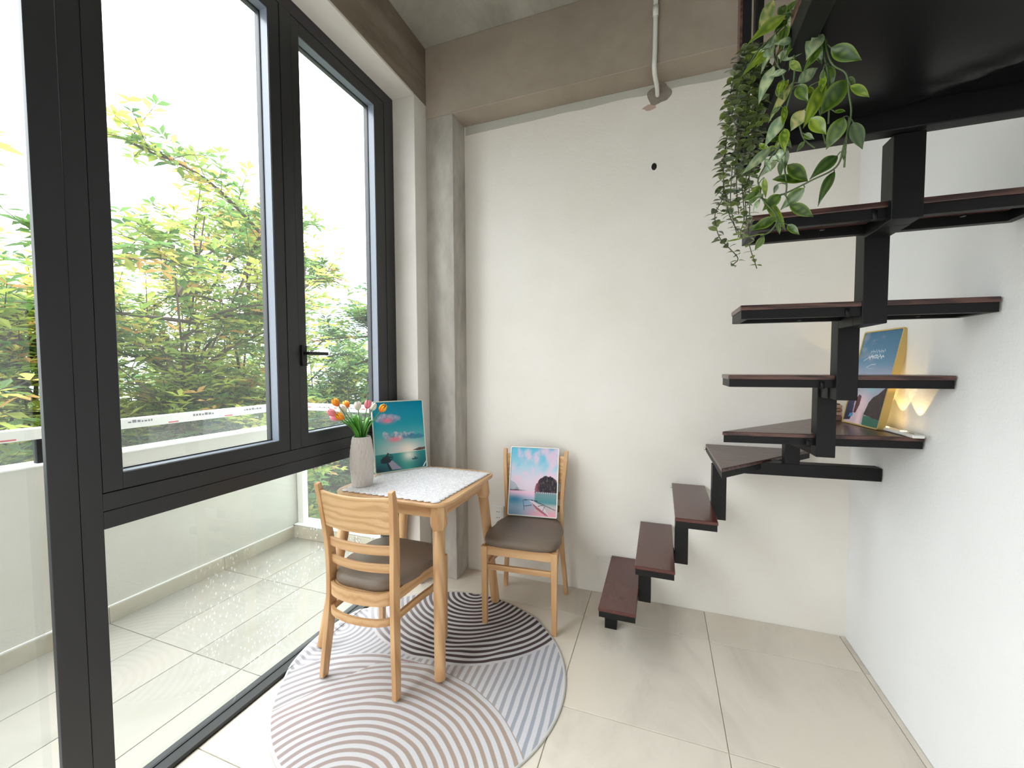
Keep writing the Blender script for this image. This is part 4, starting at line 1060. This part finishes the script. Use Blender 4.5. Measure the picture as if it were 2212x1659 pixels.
# small banded wooden box behind the stair post
bo = empty('keepsake_box', (.745, 2.31, 1.1125), 'small brown banded wooden box half hidden behind the stair post', 'box', radians(-8))
for k_, (z0, z1, c_) in enumerate(((0, .022, (120, 92, 78)), (.024, .040, (176, 140, 124)), (.042, .056, (150, 112, 96)), (.058, .072, (186, 152, 134)))):
    MB().box(-.045, .045, -.032, .032, z0, z1).build('band', simple('box_band_%d' % k_, srgb(*c_), .5), bo, bevel=.003)
MB().box(-.038, .038, -.026, .026, .072, .078).build('lid', simple('box_lid', srgb(112, 80, 62), .4), bo, bevel=.002)
gd = MB().lathe([(.002, .078), (.016, .078), (.012, .086), (.018, .100), (.014, .115), (.004, .120)], 20).build('gilt_ornament', M['frame_gold'], bo, smooth=True)

# ============================================================ HANGING PLANTS
def pc(x, y, Y): return at(1520+x/2.766, y/2.766, Y)
def leafmesh(l, w_, curl, cols, rnd, nu=9, shade=.68, power=1.12):
    """pointed oval leaf along +x, z up; midrib channel and pale rim"""
    m = MB(); base, rib, edge, patch = cols
    for i in range(nu+1):
        u = i/nu; ww = w_*l*.5*(sin(pi*min(1, u**.76))**power)*(1.0 if u < .999 else 0)
        zc = curl*l*(u*(1-u))*1.2-.10*l*u*u
        for k_, s in enumerate((-1, -.55, 0, .55, 1)):
            y = s*ww; z = zc+abs(s)*.16*ww-(.03*ww if s == 0 else 0)+.02*l*sin(u*9+s)*abs(s)
            f = rnd.random(); c = edge if abs(s) == 1 else (rib if s == 0 else base)
            if patch and abs(s) < 1 and rnd.random() < .42: c = patch
            kk = (.88+.24*f)*shade; m.v.append((u*l, y, z)); m.c.append((c[0]*kk, c[1]*kk, c[2]*kk, 1))
    m.f = [(i*5+k_, i*5+k_+1, (i+1)*5+k_+1, (i+1)*5+k_) for i in range(nu) for k_ in range(4)]; m.mi = [0]*len(m.f); return m
def place_leaf(m, name, p, tip, face, root, thick=.0006):
    d = (tip-p).normalized(); zz = face-d*face.dot(d)
    zz = zz.normalized() if zz.length > 1e-3 else d.orthogonal().normalized(); yy = zz.cross(d)
    o = m.build(name, M['plant_leaf'], root, smooth=True, colors=True)
    R_ = Matrix(((d.x, yy.x, zz.x, 0), (d.y, yy.y, zz.y, 0), (d.z, yy.z, zz.z, 0), (0, 0, 0, 1)))
    o.matrix_local = Matrix.Translation(p-root.location) @ R_
    return o
PALE = (srgb(128, 156, 124), srgb(160, 184, 140), srgb(146, 170, 120), srgb(196, 206, 160))
GRN = (srgb(64, 92, 22), srgb(100, 126, 44), srgb(120, 148, 48), srgb(52, 82, 24))
LIM = (srgb(120, 144, 28), srgb(156, 176, 60), srgb(150, 176, 60), srgb(96, 126, 36))
DK = (srgb(48, 74, 30), srgb(78, 104, 46), srgb(84, 114, 50), None)
VAR = (srgb(112, 136, 74), srgb(170, 176, 110), srgb(140, 164, 86), srgb(196, 186, 120))
PL = [((490, 90), (270, 245), .26, LIM), ((415, 0), (330, 190), .3, VAR), ((480, 190), (235, 445), .07, LIM), ((430, 200), (345, 425), .2, PALE), ((612, 140), (490, 325), .3, GRN),
 ((440, 335), (605, 305), .42, PALE), ((418, 392), (322, 608), .26, PALE), ((690, 195), (618, 345), .42, PALE), ((706, 285), (592, 420), .34, GRN), ((760, 285), (945, 357), .40, GRN),
 ((560, 495), (695, 392), .38, PALE), ((532, 490), (383, 722), .19, VAR), ((720, 488), (604, 757), .26, LIM), ((852, 475), (703, 682), .46, GRN), ((858, 465), (916, 497), .4, GRN),
 ((876, 512), (996, 578), .36, LIM), ((600, 655), (520, 780), .62, VAR), ((480, 680), (362, 868), .34, PALE), ((640, 705), (730, 798), .46, LIM), ((836, 698), (733, 893), .46, GRN),
 ((892, 728), (950, 893), .38, DK), ((780, 665), (847, 660), .3, GRN), ((484, 770), (480, 905), .30, LIM), ((400, 885), (232, 1037), .22, PALE), ((488, 908), (392, 962), .42, PALE),
 ((442, 965), (338, 1052), .36, PALE), ((492, 880), (482, 1024), .30, GRN), ((500, 985), (628, 1080), .46, GRN), ((412, 1072), (636, 1074), .26, GRN), ((800, 928), (636, 1064), .36, DK),
 ((782, 1020), (680, 1222), .22, DK), ((362, 1060), (370, 1185), .25, LIM), ((442, 1100), (418, 1158), .45, DK), ((604, 1120), (455, 1252), .42, GRN), ((510, 1222), (664, 1294), .38, GRN),
 ((462, 1160), (350, 1255), .52, GRN), ((354, 1185), (502, 1372), .24, LIM), ((500, 1340), (572, 1402), .38, GRN), ((432, 1300), (280, 1375), .36, GRN), ((362, 1400), (108, 1432), .12, LIM),
 ((362, 1412), (303, 1497), .42, GRN), ((602, 842), (556, 905), .36, GRN), ((600, 800), (657, 830), .34, GRN), ((842, 880), (834, 960), .30, DK), ((440, 1320), (456, 1402), .26, GRN),
 ((632, 515), (622, 612), .42, LIM), ((440, 512), (474, 600), .42, GRN), ((560, 510), (618, 600), .40, GRN), ((470, 100), (565, -10), .40, GRN), ((560, 100), (650, -15), .20, PALE),
 ((520, 60), (604, 130), .30, PALE), ((625, 130), (560, 240), .30, GRN), ((480, 30), (455, 110), .4, GRN), ((665, 220), (700, 380), .34, DK), ((480, 300), (455, 380), .3, GRN),
 ((330, 860), (400, 900), .3, LIM), ((300, 1040), (345, 1000), .35, GRN), ((470, 480), (445, 560), .3, LIM), ((515, 160), (450, 300), .28, GRN), ((585, 60), (530, 180), .3, GRN), ((640, -20), (700, 40), .2, GRN), ((380, 330), (310, 400), .18, LIM), ((700, 640), (740, 560), .3, DK)]
VINES = [[(640, -60, .98), (638, 130, .975), (690, 240, .97), (735, 400, .965), (745, 540, .97)], [(650, 110, .975), (700, 160, .97), (760, 370, .955), (850, 440, .95), (868, 560, .95), (880, 690, .95), (835, 880, .96), (790, 1000, .965), (640, 1080, .98), (500, 1150, .99), (400, 1190, 1.0)],
 [(560, -60, .99), (540, 250, .985), (540, 470, .98), (492, 660, .985), (455, 860, .99), (400, 940, 1.0), (330, 1060, 1.0), (330, 1110, 1.0), (352, 1190, .995), (440, 1300, .99), (400, 1380, 1.0), (340, 1410, 1.0)],
 [(435, 180, 1.0), (425, 340, 1.0), (470, 440, .99), (495, 530, .985)], [(570, 740, .975), (600, 830, .97), (665, 885, .97)], [(690, 620, .97), (705, 760, .97), (730, 860, .97)], [(750, 640, .965), (745, 740, .97)], [(480, 980, .985), (495, 1100, .985), (490, 1170, .985)],
 [(620, -40, .99), (470, 160, .995), (330, 300, 1.0), (240, 440, 1.01)], [(690, -40, .985), (560, 130, .985), (430, 280, .99), (340, 380, 1.0)], [(870, 700, .955), (850, 860, .955), (840, 1000, .96)]]
po = empty('pothos_garland', pc(600, -60, .98), 'large-leaved artificial vine, yellow-green and glossy, trailing from the loft railing', 'plant')
sm_ = MB(); vp = []
for V_ in VINES:
    c = spline([pc(x, y, Y) for x, y, Y in V_], 6); sm_.tube(c, .0016, 6); vp += c
rnd = random.Random(5)
for q_ in range(44):          # smaller leaves filling in along the vines
    vx = rnd.choice([(640, 60), (620, 120), (560, 80), (540, 200), (540, 330), (520, 440), (480, 640), (700, 230), (735, 380), (745, 480), (470, 780), (450, 860), (380, 960), (600, 40), (660, 140), (500, 120), (470, 200), (400, 300), (455, 930), (350, 1150)])
    bx0 = vx[0]+rnd.uniform(-30, 30); by0 = vx[1]+rnd.uniform(-40, 40); a_ = rnd.uniform(.2, 1.1)*pi; ln_ = rnd.uniform(70, 135)
    PL.append(((bx0, by0), (bx0+ln_*cos(a_), by0+ln_*abs(sin(a_))), rnd.uniform(.24, .40), rnd.choice([GRN, LIM, PALE, DK, GRN])))
pet = []
CAMV = CAM
for (b, t_, w_, cols) in PL:
    # depth of the leaf base: that of the nearest vine point, then out or back a little
    b0 = pc(b[0], b[1], .975); q = min(vp, key=lambda p: (p-b0).length); Yb = q.y+rnd.uniform(-.022, .012)
    p0 = pc(b[0], b[1], Yb); p1 = pc(t_[0], t_[1], Yb+rnd.uniform(-.022, .016))
    L = (p1-p0).length
    view = (CAMV-p0).normalized(); face = view+Vector((rnd.uniform(-.35, .35), 0, rnd.uniform(.0, .5)))
    if w_ < .15: face = Vector((1, -.1, .9))
    m = leafmesh(L, max(w_, .14)*1.12, rnd.uniform(-.1, .25), cols, rnd)
    place_leaf(m, 'leaf', p0, p1, face, po)
    if (q-p0).length < .05: sm_.tube([q, q.lerp(p0, .5)+Vector((0, 0, .002)), p0], .0010, 4)
o = sm_.build('stem', M['stem'], po, smooth=True); o.location = -po.location
sm_ = None
# eucalyptus garland
STR = [[(300, 240), (230, 330), (175, 480), (152, 650), (140, 800), (120, 1000), (112, 1180), (70, 1270), (72, 1340), (95, 1420), (150, 1480), (205, 1545), (165, 1588)],
 [(330, 250), (262, 350), (215, 560), (198, 800), (172, 1000), (160, 1200), (180, 1330), (200, 1400)], [(340, 260), (292, 380), (262, 600), (245, 850), (230, 1100), (242, 1300), (205, 1420)],
 [(350, 280), (322, 430), (302, 650), (290, 850), (272, 1050), (275, 1250), (270, 1440), (318, 1605)], [(360, 330), (352, 470), (342, 650), (330, 800), (312, 960), (262, 1080), (230, 1180)],
 [(290, 300), (250, 400), (190, 600), (132, 860), (118, 1020), (128, 1160), (160, 1300), (230, 1420)], [(320, 300), (280, 480), (236, 700), (205, 900), (196, 1100), (210, 1280)],
 [(350, 350), (330, 560), (312, 760), (268, 960), (248, 1140), (258, 1340)]]
eo = empty('eucalyptus_garland', pc(320, 240, 1.12), 'small round-leaved artificial eucalyptus garland hanging in grey-green strands', 'plant')
base_l = []
EC = [(srgb(104, 120, 70), srgb(124, 140, 84), srgb(160, 174, 104)), (srgb(88, 102, 66), srgb(110, 122, 82), srgb(144, 156, 100)), (srgb(104, 126, 56), srgb(128, 148, 76), srgb(156, 172, 96)), (srgb(62, 72, 52), srgb(80, 90, 66), srgb(104, 116, 84)), (srgb(96, 112, 86), srgb(124, 138, 110), srgb(150, 164, 130))]
rnd = random.Random(9)
for k_ in range(8):
    cols = EC[k_ % len(EC)]+(None,)
    m = leafmesh(.0205, .82, .2, cols, rnd, 6, .92, .8); o = m.build('leaf', M['plant_leaf'], None, smooth=True, colors=True); base_l.append(o.data); bpy.data.objects.remove(o)
sm_ = MB(); cnt = 0; extra = MB()
for si, V_ in enumerate(STR):
    Yd = 1.085+.018*((si*3) % 5)
    c = spline([pc(x, y, Yd+rnd.uniform(-.006, .006)) for x, y in V_], 8); sm_.tube(c, .0011, 5)
    acc = 0; ph = rnd.uniform(0, 6)
    for i in range(1, len(c)):
        acc += (c[i]-c[i-1]).length; f = i/len(c)
        if acc < .0105: continue
        acc = 0; ph += 1.25; tdir = (c[i]-c[i-1]).normalized()
        nl = 3 if f < .55 else 2
        for s in range(nl):
            a = ph+2*pi*s/nl; out_ = Vector((cos(a), sin(a)*.8, 0)); d = (out_+Vector((0, 0, rnd.uniform(-.45, .35)))).normalized()
            face = (tdir*-1+out_*rnd.uniform(-.5, .5)+Vector((rnd.uniform(-.4, .4), rnd.uniform(-.5, .1), .2))).normalized()
            zz = (face-d*face.dot(d)).normalized(); yy = zz.cross(d); sc = rnd.uniform(.8, 1.15)*(1.05 if f < .8 else .75)
            R_ = Matrix(((d.x*sc, yy.x*sc, zz.x*sc, 0), (d.y*sc, yy.y*sc, zz.y*sc, 0), (d.z*sc, yy.z*sc, zz.z*sc, 0), (0, 0, 0, 1)))
            mat_ = Matrix.Translation(c[i]+d*.0015) @ R_; me = base_l[rnd.randint(0, len(base_l)-1)]
            if cnt < 298 and (s < 2):
                o = bpy.data.objects.new('leaf', me); COL.objects.link(o); o.parent = eo; o.matrix_local = Matrix.Translation(-eo.location) @ mat_; cnt += 1
            else:
                off_ = len(extra.v); ca = me.color_attributes['tint'].data
                for vi, v_ in enumerate(me.vertices): extra.v.append(tuple(mat_ @ v_.co)); extra.c.append(tuple(ca[vi].color))
                for p_ in me.polygons: extra.f.append(tuple(off_+q for q in p_.vertices)); extra.mi.append(0)
o = sm_.build('stem', M['euc_stem'], eo, smooth=True); o.location = -eo.location
o = extra.build('leaves', M['plant_leaf'], eo, smooth=True, colors=True); o.location = -eo.location; tag(o, kind='stuff')
